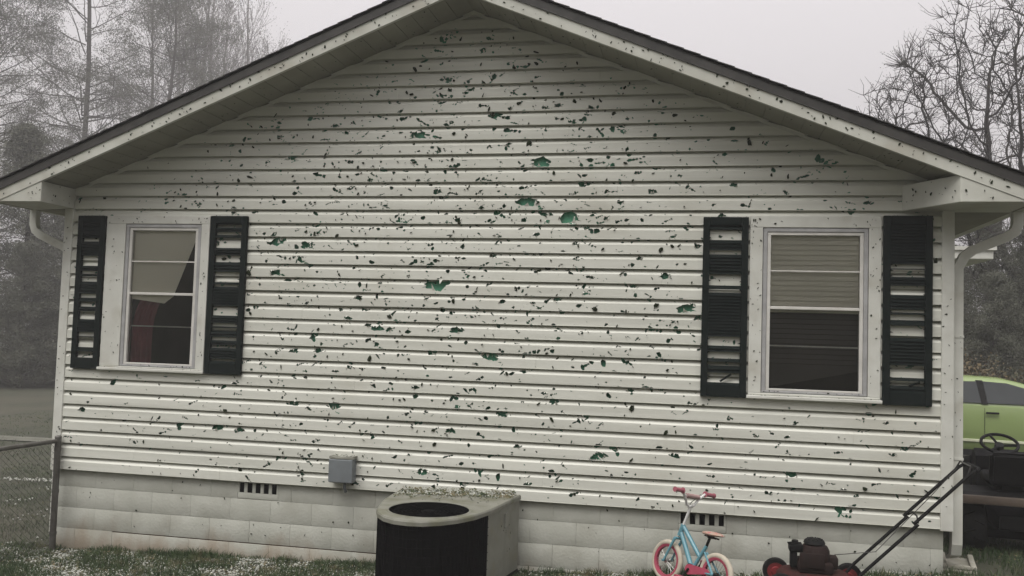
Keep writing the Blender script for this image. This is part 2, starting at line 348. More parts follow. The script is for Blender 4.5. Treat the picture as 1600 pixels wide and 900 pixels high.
RECTS = [(.55, 1.5, 1.68, 3.06), (6.60, 7.51, 1.68, 3.08)]     # wall openings x0,x1,z0,z1
FLAT, TOP = .078, .1125
def prof_y(v):                                  # dutch-lap profile: flat face, then a slope back under the next course
    if v <= FLAT: return -.024
    if v <= TOP: return -.024 + .030 * (v - FLAT) / (TOP - FLAT)
    return min(.019, .006 + (v - TOP) * 3)
sid = MB()
k = 0
while B + k * C < 5.0:
    z0, z1 = B + k * C, B + (k + 1) * C
    half = (ZA + .02 - z0) / SL
    xa, xb = max(.045, XA - half), min(W - .045, XA + half)
    if xb - xa < .1: break
    pts = []; edges = []; faces = []
    vl = [0, FLAT, TOP, TOP + .0055, C]
    for v in vl: pts += [(xa, v), (xb, v)]
    for i in range(5): edges.append((2 * i, 2 * i + 1))
    edges += [(0, 2), (2, 4), (4, 6), (6, 8), (1, 3), (3, 5), (5, 7), (7, 9)]
    seams = [q for q in (uni(.6, 3.4), uni(3.8, 7.6)) if xa + .2 < q < xb - .2 and rnd() < .75]
    for q in seams:
        b = len(pts); pts += [(q + e, v) for v in vl for e in (0, .0022)]
        edges += [(b + 2 * i, b + 2 * i + 2) for i in range(4)] + [(b + 2 * i + 1, b + 2 * i + 3) for i in range(4)]
    for h in holes:
        lo, hi = min(p[1] for p in h), max(p[1] for p in h)
        if hi < z0 + .003 or lo > z1 - .002: continue
        hp = [(min(max(p[0], xa + .01), xb - .01), min(max(p[1] - z0, .0015), C - .001)) for p in h]
        b = len(pts); pts += hp; nh = len(hp); edges += [(b + i, b + (i + 1) % nh) for i in range(nh)]; faces.append(hp)
    for (rx0, rx1, rz0, rz1) in RECTS:
        a, b_ = max(rz0, z0) - z0, min(rz1, z1) - z0
        if b_ - a < .002: continue
        b = len(pts); hp = [(rx0, a), (rx1, a), (rx1, b_), (rx0, b_)]; pts += hp; edges += [(b, b + 1), (b + 1, b + 2), (b + 2, b + 3), (b + 3, b)]; faces.append(hp)
    vv, ee, ff, ov, oe, of = delaunay_2d_cdt([Vector(p) for p in pts], edges, [], 0, 1e-5, False)
    bbs = [(min(p[0] for p in q), max(p[0] for p in q), min(p[1] for p in q), max(p[1] for p in q), q) for q in faces]
    def inhole(f):
        x = sum(vv[i].x for i in f) / len(f); y = sum(vv[i].y for i in f) / len(f)
        for a0, a1, b0, b1, q in bbs:
            if a0 <= x <= a1 and b0 <= y <= b1:
                c_ = False; j = len(q) - 1
                for i in range(len(q)):
                    if (q[i][1] > y) != (q[j][1] > y) and x < (q[j][0] - q[i][0]) * (y - q[i][1]) / (q[j][1] - q[i][1]) + q[i][0]: c_ = not c_
                    j = i
                if c_: return True
        return False
    keep = [f for f in ff if not inhole(f)]
    ph = rnd() * 10
    base = len(sid.v)
    sid.v += [(p.x, prof_y(p.y) + .0012 * math.sin(p.x * 2.3 + ph) + .0022 * sum(1 for q in seams if p.x > q + .001), z0 + p.y + .0015 * math.sin(p.x * 1.1 + ph)) for p in vv]
    sid.f += [tuple(i + base for i in f) for f in keep]; sid.m += [0] * len(keep)
    # butt edge of the course, running back to the course below
    N = 40; vs = []
    segs = [(xa, xb)]
    for (rx0, rx1, rz0, rz1) in RECTS:
        if rz0 < z0 < rz1: segs = [s2 for s in segs for s2 in ([(s[0], rx0), (rx1, s[1])] if s[0] < rx0 < s[1] else [s])]
    for s0, s1 in segs:
        vs = []
        for i in range(N + 1):
            x = s0 + (s1 - s0) * i / N; w1 = .0012 * math.sin(x * 2.3 + ph); w2 = .0015 * math.sin(x * 1.1 + ph)
            vs += [(x, -.024 + w1, z0 + w2), (x, .0288, z0 + w2 + .001)]
        sid.add(vs, [(2 * i, 2 * i + 1, 2 * i + 3, 2 * i + 2) for i in range(N)])
    k += 1
for x, z, w in flaps:                           # torn tongues of vinyl bent out or hanging at the edges of the bigger holes
    if any(a - .05 < x < b + .05 and c - .05 < z < d + .05 for a, b, c, d in RECTS): continue
    for q in range(2):
        px = x + uni(-.4, .4) * w; pz = z + random.choice((-1, 1)) * w * uni(.10, .26); hw = w * uni(.05, .13); y = prof_y((pz - B) % C) - .001
        ln = w * uni(.12, .28) * (1 if pz < z else -1)
        sid.add([(px - hw, y, pz), (px + hw, y, pz), (px + uni(-.5, .5) * w * .2, y - uni(.006, .016), pz + ln)], [(0, 1, 2)])
def inwin(x, z, m=.1): return any(a - m < x < b + m and c - m < z < d + m for a, b, c, d in RECTS)
for x, z, r in flakes:
    if inwin(x, z): continue
    v = (z - B) % C
    flake(sid, (x, prof_y(v) - .003, z), r)
siding = sid.build('siding', [M['vinyl'], M['leafbit']], house, auto=False)
sol = siding.modifiers.new('thick', 'SOLIDIFY'); sol.thickness = .0012; sol.offset = 0
st0 = MB().box((.05, -.006, B + .004), (W - .05, .026, B + .0135)); st0.build('starter_strip', M['vinyl'], house)
# J-channel where the siding meets the sloped soffit
jc = MB()
for s in (-1, 1):
    a, b = (XA, zs(XA) - .012), (XA + s * 4.0, zs(XA + s * 4.0) - .012)
    jc.prism([(a[0], a[1]), (b[0], b[1]), (b[0], b[1] - .026), (a[0], a[1] - .026)], -.022, -.004)
jc.build('channel_trim', M['trim'], house)

# sheathing behind, with the window openings left open
sh = MB()
def zb(x): return zs(x) + .14
xs = [0, RECTS[0][0], RECTS[0][1], XA, RECTS[1][0], RECTS[1][1], W]
for a, b in zip(xs, xs[1:]):
    r = [q for q in RECTS if abs(q[0] - a) < 1e-6]
    if r:
        sh.prism([(a, B + .015), (b, B + .015), (b, r[0][2]), (a, r[0][2])], .027, .13)
        sh.prism([(a, r[0][3]), (b, r[0][3]), (b, zb(b)), (a, zb(a))], .027, .13)
    else: sh.prism([(a, B + .015), (b, B + .015), (b, zb(b)), (a, zb(a))], .027, .13)
sh.build('foam_sheathing', M['green'], house)

def lap_wall(mb, p0, p1, z0, z1, nrm):           # plain lapped siding for the walls round the corner
    n = int((z1 - z0) / C) + 1; nx_, ny_ = nrm
    for i in range(n):
        a, b = z0 + i * C, min(z0 + (i + 1) * C, z1)
        if b - a < .01: continue
        h = b - a
        rows = [(.018, 0), (.018, min(FLAT, h)), (.003, min(TOP, h)), (.003, h)]
        vs = []
        for o, v in rows: vs += [(p0[0] + nx_ * o, p0[1] + ny_ * o, a + v), (p1[0] + nx_ * o, p1[1] + ny_ * o, a + v)]
        vs += [(p0[0], p0[1], a + .001), (p1[0], p1[1], a + .001)]
        mb.add(vs, [(0, 1, 3, 2), (2, 3, 5, 4), (4, 5, 7, 6), (8, 9, 1, 0)])
sw = MB()
lap_wall(sw, (0, .05), (0, DEP), B, 3.36, (-1, 0)); lap_wall(sw, (W, .05), (W, DEP), B, 3.36, (1, 0))
lap_wall(sw, (0, DEP), (W, DEP), B, 3.36, (0, 1))
sw.add([(0, DEP, 3.3), (W, DEP, 3.3), (XA, DEP, ZA)], [(0, 1, 2)])
sw.build('siding', M['vinyl'], house, auto=False)
inn = MB().box((.02, .13, B - .1), (.035, DEP - .02, 3.36)).box((W - .035, .13, B - .1), (W - .02, DEP - .02, 3.36)).box((.02, DEP - .04, B - .1), (W - .02, DEP - .02, 3.36))
inn.box((.03, .13, .60), (W - .03, DEP - .03, .66)).box((.03, .14, 3.30), (W - .03, DEP - .03, 3.34)).box((.03, 3.0, .66), (W - .03, 3.1, 3.3))
inn.build('interior_wall', M['room'], house)

# corner trim posts
for x0, x1 in ((-.020, .075), (W - .075, W + .020)):
    t = MB().bbox((x0, -.034, B - .015), (x1, .085, 3.42), .006)
    for i in range(26 if x0 < 0 else 18): flake(t, (uni(x0 + .01, x1 - .01), -.036, uni(.8, 3.1)), uni(.006, .013))
    t.build('corner_trim', [M['trim'], M['leafbit']], house)

# painted block foundation with joints
fd = MB(); fd.box((.05, .034, -.5), (W - .05, .20, B - .03), 1)
courses = [(-.30, -.105), (-.105, .092), (.092, .290), (.290, .490), (.490, .655)]
VENTS = [(1.938, 2.348), (5.983, 6.377)]
for ci, (a, b) in enumerate(courses):
    x = .04 - (.203 if ci % 2 else 0)
    while x < W - .04:
        x0, x1 = max(x, .04), min(x + .4064, W - .04); x += .4064
        if x1 - x0 < .03: continue
        segs = [(x0, x1)]
        if ci == 4:
            for v0, v1 in VENTS: segs = [q for s in segs for q in ((s[0], min(s[1], v0)), (max(s[0], v1), s[1])) if q[1] - q[0] > .02]
        for s0, s1 in segs:
            j = uni(-.0006, .0006); g0 = .0028 if (rnd() < .25 and ci < 3) else .0009
            gb = .019 if ci == 1 and .5 < s0 < 3.4 else (.0018 if ci < 4 else .0012)
            fd.bbox((s0 + g0 * .6, .026 + j, a + gb * .5), (s1 - g0 * .6, .06, b - gb * .5), .0016, 0)
for v0, v1 in VENTS:                               # lower half of each vent block
    fd.bbox((v0 + .002, .026, .493), (v1 - .002, .06, .548), .004, 0)
for i in range(70):
    x, z = uni(.1, 8), uni(.12, .64)
    if any(v0 - .02 < x < v1 + .02 and z > .54 for v0, v1 in VENTS): continue
    flake(fd, (x, .022, z), uni(.006, .014), mi=2)
fo = fd.build('foundation', [M['blockpaint'], M['mortar'], M['leafbit']], house, smooth=True)
sf = MB().box((.04, .25, -.5), (.24, DEP, B - .02)).box((W - .24, .25, -.5), (W - .04, DEP, B - .02)).box((.04, DEP - .2, -.5), (W - .04, DEP, B - .02))
sf.build('foundation', M['blockpaint'], house)
for v0, v1 in VENTS:
    vt = MB().box((v0, .0318, .55), (v1, .0335, .656), 1)
    wv = (v1 - v0)
    for i in range(6):
        x = v0 + wv * (i / 5) ; hw = .010 if i in (0, 5) else .017
        if i in (0, 5): x = v0 + .010 if i == 0 else v1 - .010
        vt.bbox((x - hw, .024, .548), (x + hw, .0316, .654), .003, 0)
    vt.bbox((v0 + .02, .024, .640), (v1 - .02, .0312, .654), .003, 0)
    vt.build('foundation_vent', [M['blockpaint'], M['dark']], house)

# ---- roof
EL, ER, RK, BK = -.436, 8.566, -.50, DEP + .5
for s, xe, nm in ((-1, EL, 'l'), (1, ER, 'r')):
    def zt(x): return zs(x) + .150
    x1 = xe + s * .03
    deck = MB().prism([(XA, zt(XA)), (x1, zt(x1)), (x1, zt(x1) + .022), (XA, zt(XA) + .022)], RK - .012, BK, mi=1)
    nrow = 34                                       # courses of shingle tabs, each lapped over the one below
    for i in range(nrow):
        a = abs(x1 + s * .025 - XA) * i / nrow; b = abs(x1 + s * .025 - XA) * (i + 1.12) / nrow
        xa_, xb_ = XA + s * a, XA + s * b
        u = zt(xa_) + .026; w = zt(xb_) + .033
        yj = uni(-.0015, .0015)
        deck.prism([(xa_, u), (xb_, w), (xb_, w + .007), (xa_, u + .007)], RK - .040 + yj, BK + .02, mi=0)
    deck.prism([(XA, zt(XA) + .004), (x1, zt(x1) + .004), (x1, zt(x1) - .064), (XA, zt(XA) - .064)], RK - .026, RK - .0165, mi=1)
    deck.build('roof_slope', [M['shingle'], M['drip']], house)
    # rake board
    rb = MB().prism([(XA, zs(XA) - .012), (xe, zs(xe) - .012), (xe, zs(xe) + .148), (XA, zs(XA) + .148)], RK - .014, RK + .02)
    for i in range(90):
        x = XA + s * uni(.1, 4.45); flake(rb, (x, RK - .016, zs(x) + uni(.0, .09)), uni(.006, .017))
    rb.build('rake_board', [M['fascia'], M['leafbit']], house)
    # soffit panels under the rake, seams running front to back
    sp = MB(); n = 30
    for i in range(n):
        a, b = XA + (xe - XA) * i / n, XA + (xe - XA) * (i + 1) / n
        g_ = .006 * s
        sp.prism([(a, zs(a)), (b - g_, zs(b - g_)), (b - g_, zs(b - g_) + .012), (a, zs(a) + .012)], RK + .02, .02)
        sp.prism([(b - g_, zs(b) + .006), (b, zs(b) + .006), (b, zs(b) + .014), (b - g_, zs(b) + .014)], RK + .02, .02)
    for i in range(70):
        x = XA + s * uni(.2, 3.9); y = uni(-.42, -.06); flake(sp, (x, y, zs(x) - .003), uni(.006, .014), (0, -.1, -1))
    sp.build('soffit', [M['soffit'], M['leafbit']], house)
    # gutter along the side eave
    xo = xe + s * .004
    gp = [(xo, 3.205), (xo + s * .085, 3.205), (xo + s * .105, 3.245), (xo + s * .105, 3.310), (xo + s * .095, 3.318), (xo + s * .095, 3.25),
          (xo + s * .08, 3.213), (xo + s * .006, 3.213), (xo + s * .006, 3.318), (xo, 3.318)]
    MB().prism(gp, RK, BK).build('gutter', M['fascia'], house)
    # flat soffit under the side eave
    wx = 0 if s < 0 else W
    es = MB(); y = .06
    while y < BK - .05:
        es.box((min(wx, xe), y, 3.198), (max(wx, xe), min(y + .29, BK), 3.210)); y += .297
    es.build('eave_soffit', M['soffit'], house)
    MB().prism([(xe, 3.199), (xe - s * .018, 3.199), (xe - s * .018, 3.33), (xe, 3.33)], RK + .02, BK).build('eave_fascia', M['fascia'], house)
MB().prism([(XA - .13, ZA + .165), (XA, ZA + .217), (XA + .13, ZA + .165), (XA + .13, ZA + .173), (XA, ZA + .226), (XA - .13, ZA + .173)], RK - .045, BK + .02).build('ridge_cap', M['shingle'], house)

# boxed eave returns
def ret(plan, apex, top, name):
    bm = bmesh.new()
    lo = [bm.verts.new((x, y, 3.197)) for x, y in plan]; hi = [bm.verts.new((x, y, z)) for (x, y), z in zip(plan, top)]
    n = len(plan)
    bm.faces.new(lo); bm.faces.new(hi[::-1])
    for i in range(n): bm.faces.new((lo[i], hi[i], hi[(i + 1) % n], lo[(i + 1) % n]))
    bmesh.ops.bevel(bm, geom=list(bm.edges), offset=.004, segments=1, affect='EDGES')
    return MB().bm(bm)
lr = ret([(EL + .01, RK - .008), (.090, RK - .008), (.090, -.038), (EL + .01, .05)], None, [zs(EL) + .01, 3.392, 3.392, zs(EL) + .01], 'l')
for i in range(7): flake(lr, (uni(-.05, .08), RK - .011, uni(3.21, 3.34)), uni(.006, .013))
for i in range(7): flake(lr, (.093, uni(-.45, -.1), uni(3.21, 3.38)), uni(.007, .015), (1, 0, 0))
lr.build('eave_return', [M['fascia'], M['leafbit']], house)
rr = ret([(8.034, RK - .008), (ER - .01, RK - .008), (ER - .01, .05), (8.0, .05), (7.722, -.018)], None, [3.407, zs(ER) + .01, zs(ER) + .01, 3.407, 3.407], 'r')
for i in range(14):
    t = uni(.08, .95); flake(rr, (7.722 + .312 * t - .004, -.018 - .49 * t - .003, uni(3.22, 3.39)), uni(.007, .019), (-.84, -.54, 0))
for i in range(5): flake(rr, (uni(8.05, 8.3), RK - .011, uni(3.21, 3.30)), uni(.006, .014))
rr.build('eave_return', [M['fascia'], M['leafbit']], house)

# downspouts (rectangular, with two elbows)
def downspout(path, wx, wy, nm='downspout', foot=True):
    mb = MB(); pts = [Vector(p) for p in path]; rings = []
    for i, p in enumerate(pts):
        d = pts[min(i + 1, len(pts) - 1)] - pts[max(i - 1, 0)]; d.normalize()
        yv = Vector((0, 1, 0)); xv = yv.cross(d).normalized(); rings.append([p + xv * sx * wx / 2 + yv * sy * wy / 2 for sx, sy in ((-1, -1), (1, -1), (1, 1), (-1, 1))])
    vs = [v for r in rings for v in r]; fs = [(4 * i + k, 4 * i + (k + 1) % 4, 4 * i + 4 + (k + 1) % 4, 4 * i + 4 + k) for i in range(len(pts) - 1) for k in range(4)]
    mb.add(vs, fs + [(0, 1, 2, 3), tuple(4 * (len(pts) - 1) + k for k in range(4))])
    return mb
dl = downspout([(-.49, .13, 3.21), (-.49, .13, 3.06), (-.47, .13, 3.00), (-.41, .13, 2.955), (-.14, .13, 2.84), (-.08, .13, 2.80), (-.062, .13, 2.73), (-.062, .13, .20), (-.062, .13, .0)], .075, .055)
dl.build('downspout', M['trim'], house)
dr = downspout([(8.615, .085, 3.21), (8.615, .085, 3.10), (8.59, .085, 3.04), (8.53, .085, 3.00), (8.28, .085, 2.89), (8.22, .085, 2.84), (8.170, .085, 2.74), (8.170, .085, 2.2), (8.170, .085, .53), (8.172, .12, .44), (8.18, .26, .385)], .078, .07)
dr.box((8.127, .045, 2.18), (8.213, .125, 2.20)).box((8.127, .045, 1.2), (8.213, .125, 1.22))
for i in range(9): flake(dr, (8.17 + uni(-.03, .03), .048, uni(.7, 2.8)), uni(.006, .012))
dr.build('downspout', [M['trim'], M['leafbit']], house)
# little side-door canopy further back on the right wall
cp = MB().bbox((W + .02, 4.0, 3.19), (9.62, 5.6, 3.33), .01).box((W + .02, 3.975, 3.30), (9.65, 5.62, 3.345))
cp.build('porch_canopy', M['trim'], house)

# ---- windows
def make_window(x0, x1, z0, z1, gx0, gx1, gz0, gz1, zr, style):
    w = MB()                                        # outer casing, flat trim boards with a sill
    def frame(mb, a, b, c, d, p, q, r_, s, y0, y1, bev=.003, mi=0):   # outer a,b,c,d inner p,q,r,s
        mb.bbox((a, y0, r_), (p, y1, s), bev, mi); mb.bbox((q, y0, r_), (b, y1, s), bev, mi)
        mb.bbox((a, y0, s), (b, y1, d), bev, mi); mb.bbox((a, y0, c), (b, y1, r_), bev, mi)
    sx0, sx1, sz0, sz1 = gx0 - .062, gx1 + .062, gz0 - .035, gz1 + .058   # storm frame extents
    frame(w, x0, x1, z0 + .03, z1, sx0 - .004, sx1 + .004, sz0 - .004, sz1 + .004, -.044, .0, .005)
    w.bbox((x0 - .012, -.072, z0), (x1 + .012, -.003, z0 + .0285), .006)
    for i in range(60):
        sd_ = rnd()
        if sd_ < .35: p = (uni(x0 + .01, sx0 - .015), uni(z0 + .1, z1 - .02))
        elif sd_ < .7: p = (uni(sx1 + .015, x1 - .01), uni(z0 + .1, z1 - .02))
        else: p = (uni(x0, x1), uni(sz1 + .01, z1 - .01))
        flake(w, (p[0], -.046, p[1]), uni(.005, .012))
    for i in range(14): flake(w, (uni(x0, x1), uni(-.068, -.05), z0 + .030), uni(.006, .013), (0, -.3, 1))
    root = w.build('window', [M['trim'], M['leafbit']], house)
    st = MB(); frame(st, sx0, sx1, sz0, sz1, gx0 - .030, gx1 + .030, gz0 - .018, gz1 + .028, -.036, .02, .003)
    for i in range(16): flake(st, (uni(sx0, sx1), -.039, sz0 + uni(.004, .016)), uni(.004, .009))
    st.build('storm_frame', [M['alu'], M['leafbit']], root)
    sa = MB(); frame(sa, gx0 - .0285, gx1 + .0285, gz0 - .0165, gz1 + .0265, gx0, gx1, gz0, gz1, -.028, .03, .003)
    sa.bbox((gx0, -.026, zr - .012), (gx1, .03, zr + .013), .003)
    sa.build('sash', M['sash'], root)
    for z, y_ in (((gz1 + zr) / 2 + .005, -.020), ((gz0 + zr) / 2 + .02, .006)): MB().bbox((gx0, y_, z - .006), (gx1, y_ + .0095, z + .006), .002).build('muntin', M['sash'], root)
    MB().box((gx0, -.006, gz0), (gx1, -.002, zr - .012)).build('pane', M['glass'], root)
    MB().box((gx0, -.010, zr + .013), (gx1, -.006, gz1)).build('pane', M['glass'], root)
    if style == 'blind':
        bl = MB(); n = 15
        for i in range(n):
            a = zr - .02 + (gz1 + .03 - zr) * i / n; h = (gz1 + .05 - zr) / n
            bl.add([(gx0 - .01, .012, a), (gx1 + .01, .012, a), (gx1 + .01, .019, a + h * .6), (gx0 - .01, .019, a + h * .6), (gx1 + .01, .022, a + h * .98), (gx0 - .01, .022, a + h * .98)], [(0, 1, 2, 3), (3, 2, 4, 5)])
        bl.box((gx0, .028, zr - .035), (gx1, .034, zr - .02))
        bl.build('blind', M['blind'], root)
        b2 = MB(); n = 16
        for i in range(n):
            a = gz0 + (zr - gz0) * i / n; t = i / n
            zl = a + .0; zr_ = a + (.16 if i < 4 else .0) * (1 - i / 4)
            b2.add([(gx0 - .02, .085, zl), (gx1 + .02, .085, zr_), (gx1 + .02, .105, zr_ + .038), (gx0 - .02, .105, zl + .038)], [(0, 1, 2, 3)])
        b2.build('blind', M['blind_shaded'], root)
    else:
        bl = MB()
        w_ = gx1 - gx0
        bl.add([(gx0 - .01, .014, zr - .05), (gx0 + w_ * .52, .016, zr - .09), (gx0 + w_ * .66, .016, zr - .02), (gx0 + w_ * .99, .020, gz1 - .05), (gx1 + .01, .022, gz1 + .03), (gx0 - .01, .022, gz1 + .03)], [(0, 1, 2, 3, 4, 5)])
        bl.build('blind', M['blind'], root)
        cu = MB(); n = 28; vs = []
        for i in range(n + 1):                     # curtain swept from the upper right down to the lower left, hanging in folds
            t = i / n; xt = gx0 + w_ * (.70 + .28 * t); xb = gx0 + w_ * (-.02 + .34 * t)
            for j in range(13):
                s = j / 12; z = gz1 + .02 + (gz0 - gz1 - .05) * s
                x = xt + (xb - xt) * sstep(-.15, .75, s)
                vs.append((min(x, gx1 + .01),   .046 + .011 * math.sin(t * 26 + s * 2), z))
        cu.add(vs, [(i * 13 + j, i * 13 + j + 1, (i + 1) * 13 + j + 1, (i + 1) * 13 + j) for i in range(n) for j in range(12)])
        cu.build('curtain', M['curtain'], root, smooth=True)
    return root
wl = make_window(.462, 1.562, 1.636, 3.130, .735, 1.408, 1.716, 2.990, 2.380, 'curtain'); wl['label'] = 'window with mauve curtain drawn aside behind the lower dark pane'
wr = make_window(6.528, 7.565, 1.628, 3.152, 6.698, 7.402, 1.716, 2.991, 2.385, 'blind'); wr['label'] = 'window with beige blind behind its upper pane'

# ---- shutters with knocked-out louvres
G = [[(.152,.166),(.268,.28),(.29,.327),(.367,.382),(.403,.43),(.516,.536),(.568,.594),(.63,.677),(.767,.787),(.80,.859),(.893,.925)],
     [(.058,.069),(.106,.117),(.143,.20),(.254,.29),(.359,.383),(.393,.417),(.438,.447),(.574,.628),(.682,.697),(.712,.725),(.77,.785),(.82,.833),(.906,.916)],
     [(.074,.126),(.19,.206),(.323,.38),(.407,.42),(.67,.715),(.754,.785),(.81,.825),(.87,.918)],
     [(.262,.277),(.29,.322),(.375,.417),(.50,.51),(.527,.552),(.585,.643),(.794,.806),(.817,.852),(.875,.894)]]
SH = [(.153, .462 - .014, 1.640, 3.128), (1.574, 1.950, 1.640, 3.130), (6.142, 6.514, 1.628, 3.138), (7.579, 7.952, 1.622, 3.155)]
for (x0, x1, z0, z1), gaps in zip(SH, G):
    y0, y1 = -.058, -.020; H = z1 - z0; m = MB(); sw_ = .055
    m.bbox((x0, y0, z0), (x0 + sw_, y1, z1), .004); m.bbox((x1 - sw_, y0, z0), (x1, y1, z1), .004)
    m.bbox((x0 + sw_, y0, z0), (x1 - sw_, y1, z0 + .105), .004); m.bbox((x0 + sw_, y0, z1 - .07), (x1 - sw_, y1, z1), .004)
    lo = .07 / H; hi = 1 - .105 / H; cur = lo; solids = []
    gaps = [(a - .004, b + .004) for a, b in gaps]; key = gaps[0][0] + .004
    for a, b in gaps:
        solids.append((cur, max(cur, a))); cur = b
    solids.append((cur, hi))
    for a, b in solids:
        if (b - a) * H < .006: continue
        n = max(1, round((b - a) * H / .026)); st = (b - a) * H / n
        for i in range(n):
            zt_ = z1 - a * H - i * st
            j = uni(-.003, .003)
            m.add([(x0 + sw_ - .004, y0 + .022, zt_ + .002), (x1 - sw_ + .004, y0 + .022, zt_ + .002), (x1 - sw_ + .004, y0 + .003 + j, zt_ - st + .001), (x0 + sw_ - .004, y0 + .003 - j, zt_ - st + .001),
                   (x0 + sw_ - .004, y0 + .027, zt_), (x1 - sw_ + .004, y0 + .027, zt_), (x1 - sw_ + .004, y0 + .008 + j, zt_ - st - .001), (x0 + sw_ - .004, y0 + .008 - j, zt_ - st - .001)],
                  [(0, 1, 2, 3), (7, 6, 5, 4), (0, 4, 5, 1), (1, 5, 6, 2), (2, 6, 7, 3), (3, 7, 4, 0)])
    for a, b in gaps:                              # jagged stubs of the broken slats left at the stiles
        for k in range(2):
            z = z1 - uni(a, b) * H; l = uni(.004, .03); side = rnd() < .5
            xs_ = x0 + sw_ if side else x1 - sw_; d = l if side else -l
            m.add([(xs_, y0 + .012, z + .007), (xs_ + d, y0 + .012, z + uni(-.004, .004)), (xs_, y0 + .012, z - .007)], [(0, 1, 2)])
    if abs(key - .074) < .001:
        zz = z1 - .895 * H; m.tube([(x0 + .16, -.045, zz - .03), (x0 + .25, -.05, zz + .035)], .009, 5)
    if abs(key - .262) < .001:
        zz = z1 - .885 * H; m.tube([(x0 + .20, -.045, zz - .016), (x0 + .28, -.05, zz + .012)], .009, 5)
    for i in range(5): flake(m, (uni(x0, x1), -.048, z1 + .002), uni(.006, .012), (0, -.4, 1))
    m.build('shutter', [M['shutter'], M['leafbit']], house)

# ------------------------------------------------------------------ electrical box on the wall
eb = empty('electrical_box', (3.006, -.03, .72), label='small grey metal electrical disconnect box low on the siding', cat='electrical box')
MB().bbox((-.108, -.085, 0), (.108, .016, .215), .006).build('box_body', M['greymetal'], eb)
MB().bbox((-.113, -.098, .006), (.113, -.086, .208), .005).build('box_cover', M['greymetal'], eb)
h = MB().prism([(-.112, .214), (-.112, .236), (-.04, .224), (.118, .238), (.118, .214)], -.09, .014)
for i in range(16): flake(h, (uni(-.11, .11), uni(-.09, .0), .240), uni(.006, .014), (0, -.3, 1))
h.build('rain_hood', [M['accase'], M['leafbit']], eb)
MB().tube([(.02, -.03, 0), (.02, -.03, -.05), (.02, -.0, -.09)], .014, 8).build('conduit', M['greymetal'], eb)

# ------------------------------------------------------------------ air conditioner
ZT = .715; zg = gz(4.2, -.8)
ac = empty('air_conditioner', (4.15, -.75, zg), label='round-fronted outdoor air conditioner with black coil and grey cover', cat='air conditioner')
off = Matrix.Translation((-4.15, .75, -zg))
PLAN = [(3.600, -.285), (3.628, -.70), (3.700, -1.06), (3.760, -1.20), (3.850, -1.320), (3.95, -1.388), (4.06, -1.412), (4.17, -1.396), (4.285, -1.322), (4.385, -1.205), (4.470, -1.04), (4.535, -.80), (4.580, -.52), (4.606, -.27), (4.640, -.07)]
def shrink(pl, d):
    c = Vector((4.11, -.70)); return [tuple(c + (Vector(p) - c) * (1 - d / (Vector(p) - c).length)) for p in pl]
FC, FR = (4.090, -.965), .312
def plate_hole(pl, z, c, r, n=40):                  # flat plate with a round hole
    pts = [Vector(p) for p in pl]; b = len(pts); pts += [Vector((c[0] + r * math.cos(2 * math.pi * i / n), c[1] + r * math.sin(2 * math.pi * i / n))) for i in range(n)]
    vv, ee, ff, ov, oe, of = delaunay_2d_cdt(pts, [], [list(range(b)), list(range(b, b + n))], 0, 1e-6, True)
    keep = [f for f, o in zip(ff, of) if o == [0]]
    return [(p.x, p.y, z) for p in vv], keep
cv = MB(); vs, fs = plate_hole(PLAN, ZT, FC, FR); cv.add(vs, fs)
n = len(PLAN)
rim = [(x, y, ZT) for x, y in PLAN] + [(x, y, ZT - .012) for x, y in shrink(PLAN, -.008)] + [(x, y, ZT - .040) for x, y in shrink(PLAN, -.008)] + [(x, y, ZT - .042) for x, y in shrink(PLAN, .03)]
cv.add(rim, [(r * n + i, r * n + (i + 1) % n, (r + 1) * n + (i + 1) % n, (r + 1) * n + i) for r in range(3) for i in range(n)])
cv.lathe([(FR, 0), (FR + .010, .004), (FR + .022, .003), (FR + .024, .001)], 40, Matrix.Translation((FC[0], FC[1], ZT)))
MB().lathe([(FR - .001, -.002), (FR - .006, -.12), (FR - .02, -.30)], 40, Matrix.Translation((FC[0], FC[1], ZT))).xf(off).build('fan_shroud', M['coil'], ac, smooth=True)  # inner wall coloured near-black to paint the fan opening as unlit
for i in range(60): x, y = uni(3.66, 4.57), uni(-.62, -.1); flake(cv, (x, y, ZT + .002), uni(.006, .016), (0, 0, 1))
cv.xf(off).build('top_cover', [M['accover'], M['leafbit']], ac)
fg = MB()
for r in (.06, .09, .12, .15, .18, .21, .24, .27): fg.tube([(FC[0] + r * math.cos(a * math.pi / 18), FC[1] + r * math.sin(a * math.pi / 18), ZT - .012) for a in range(36)], .0015, 5, closed=True)
for i in range(6):
    a = i * math.pi / 3 + .3; fg.tube([(FC[0] + .05 * math.cos(a), FC[1] + .05 * math.sin(a), ZT - .014), (FC[0] + FR * math.cos(a), FC[1] + FR * math.sin(a), ZT - .014)], .003, 5)
fg.lathe([(0, .006), (.045, .004), (.06, -.006), (0, -.006)], 20, Matrix.Translation((FC[0], FC[1], ZT - .012)))
fg.xf(off).build('fan_grille', M['coil'], ac)
fn = MB(); fn.lathe([(0, 0), (.05, 0), (.05, -.06), (0, -.06)], 16, Matrix.Translation((FC[0], FC[1], ZT - .20)))
for i in range(4):
    a0 = i * math.pi / 2 + .4; vs = []
    for j in range(7):
        r = .045 + .21 * j / 6
        for sgn in (-1, 1): a = a0 + sgn * (.45 - .03 * j); vs.append((FC[0] + r * math.cos(a), FC[1] + r * math.sin(a), ZT - .24 + sgn * .022))
    fn.add(vs, [(2 * j, 2 * j + 1, 2 * j + 3, 2 * j + 2) for j in range(6)])
fn.xf(off).build('fan', M['black'], ac)
cl = MB(); inner = shrink(PLAN, .016); front = inner[1:12]      # curved coil guard made of close vertical louvres
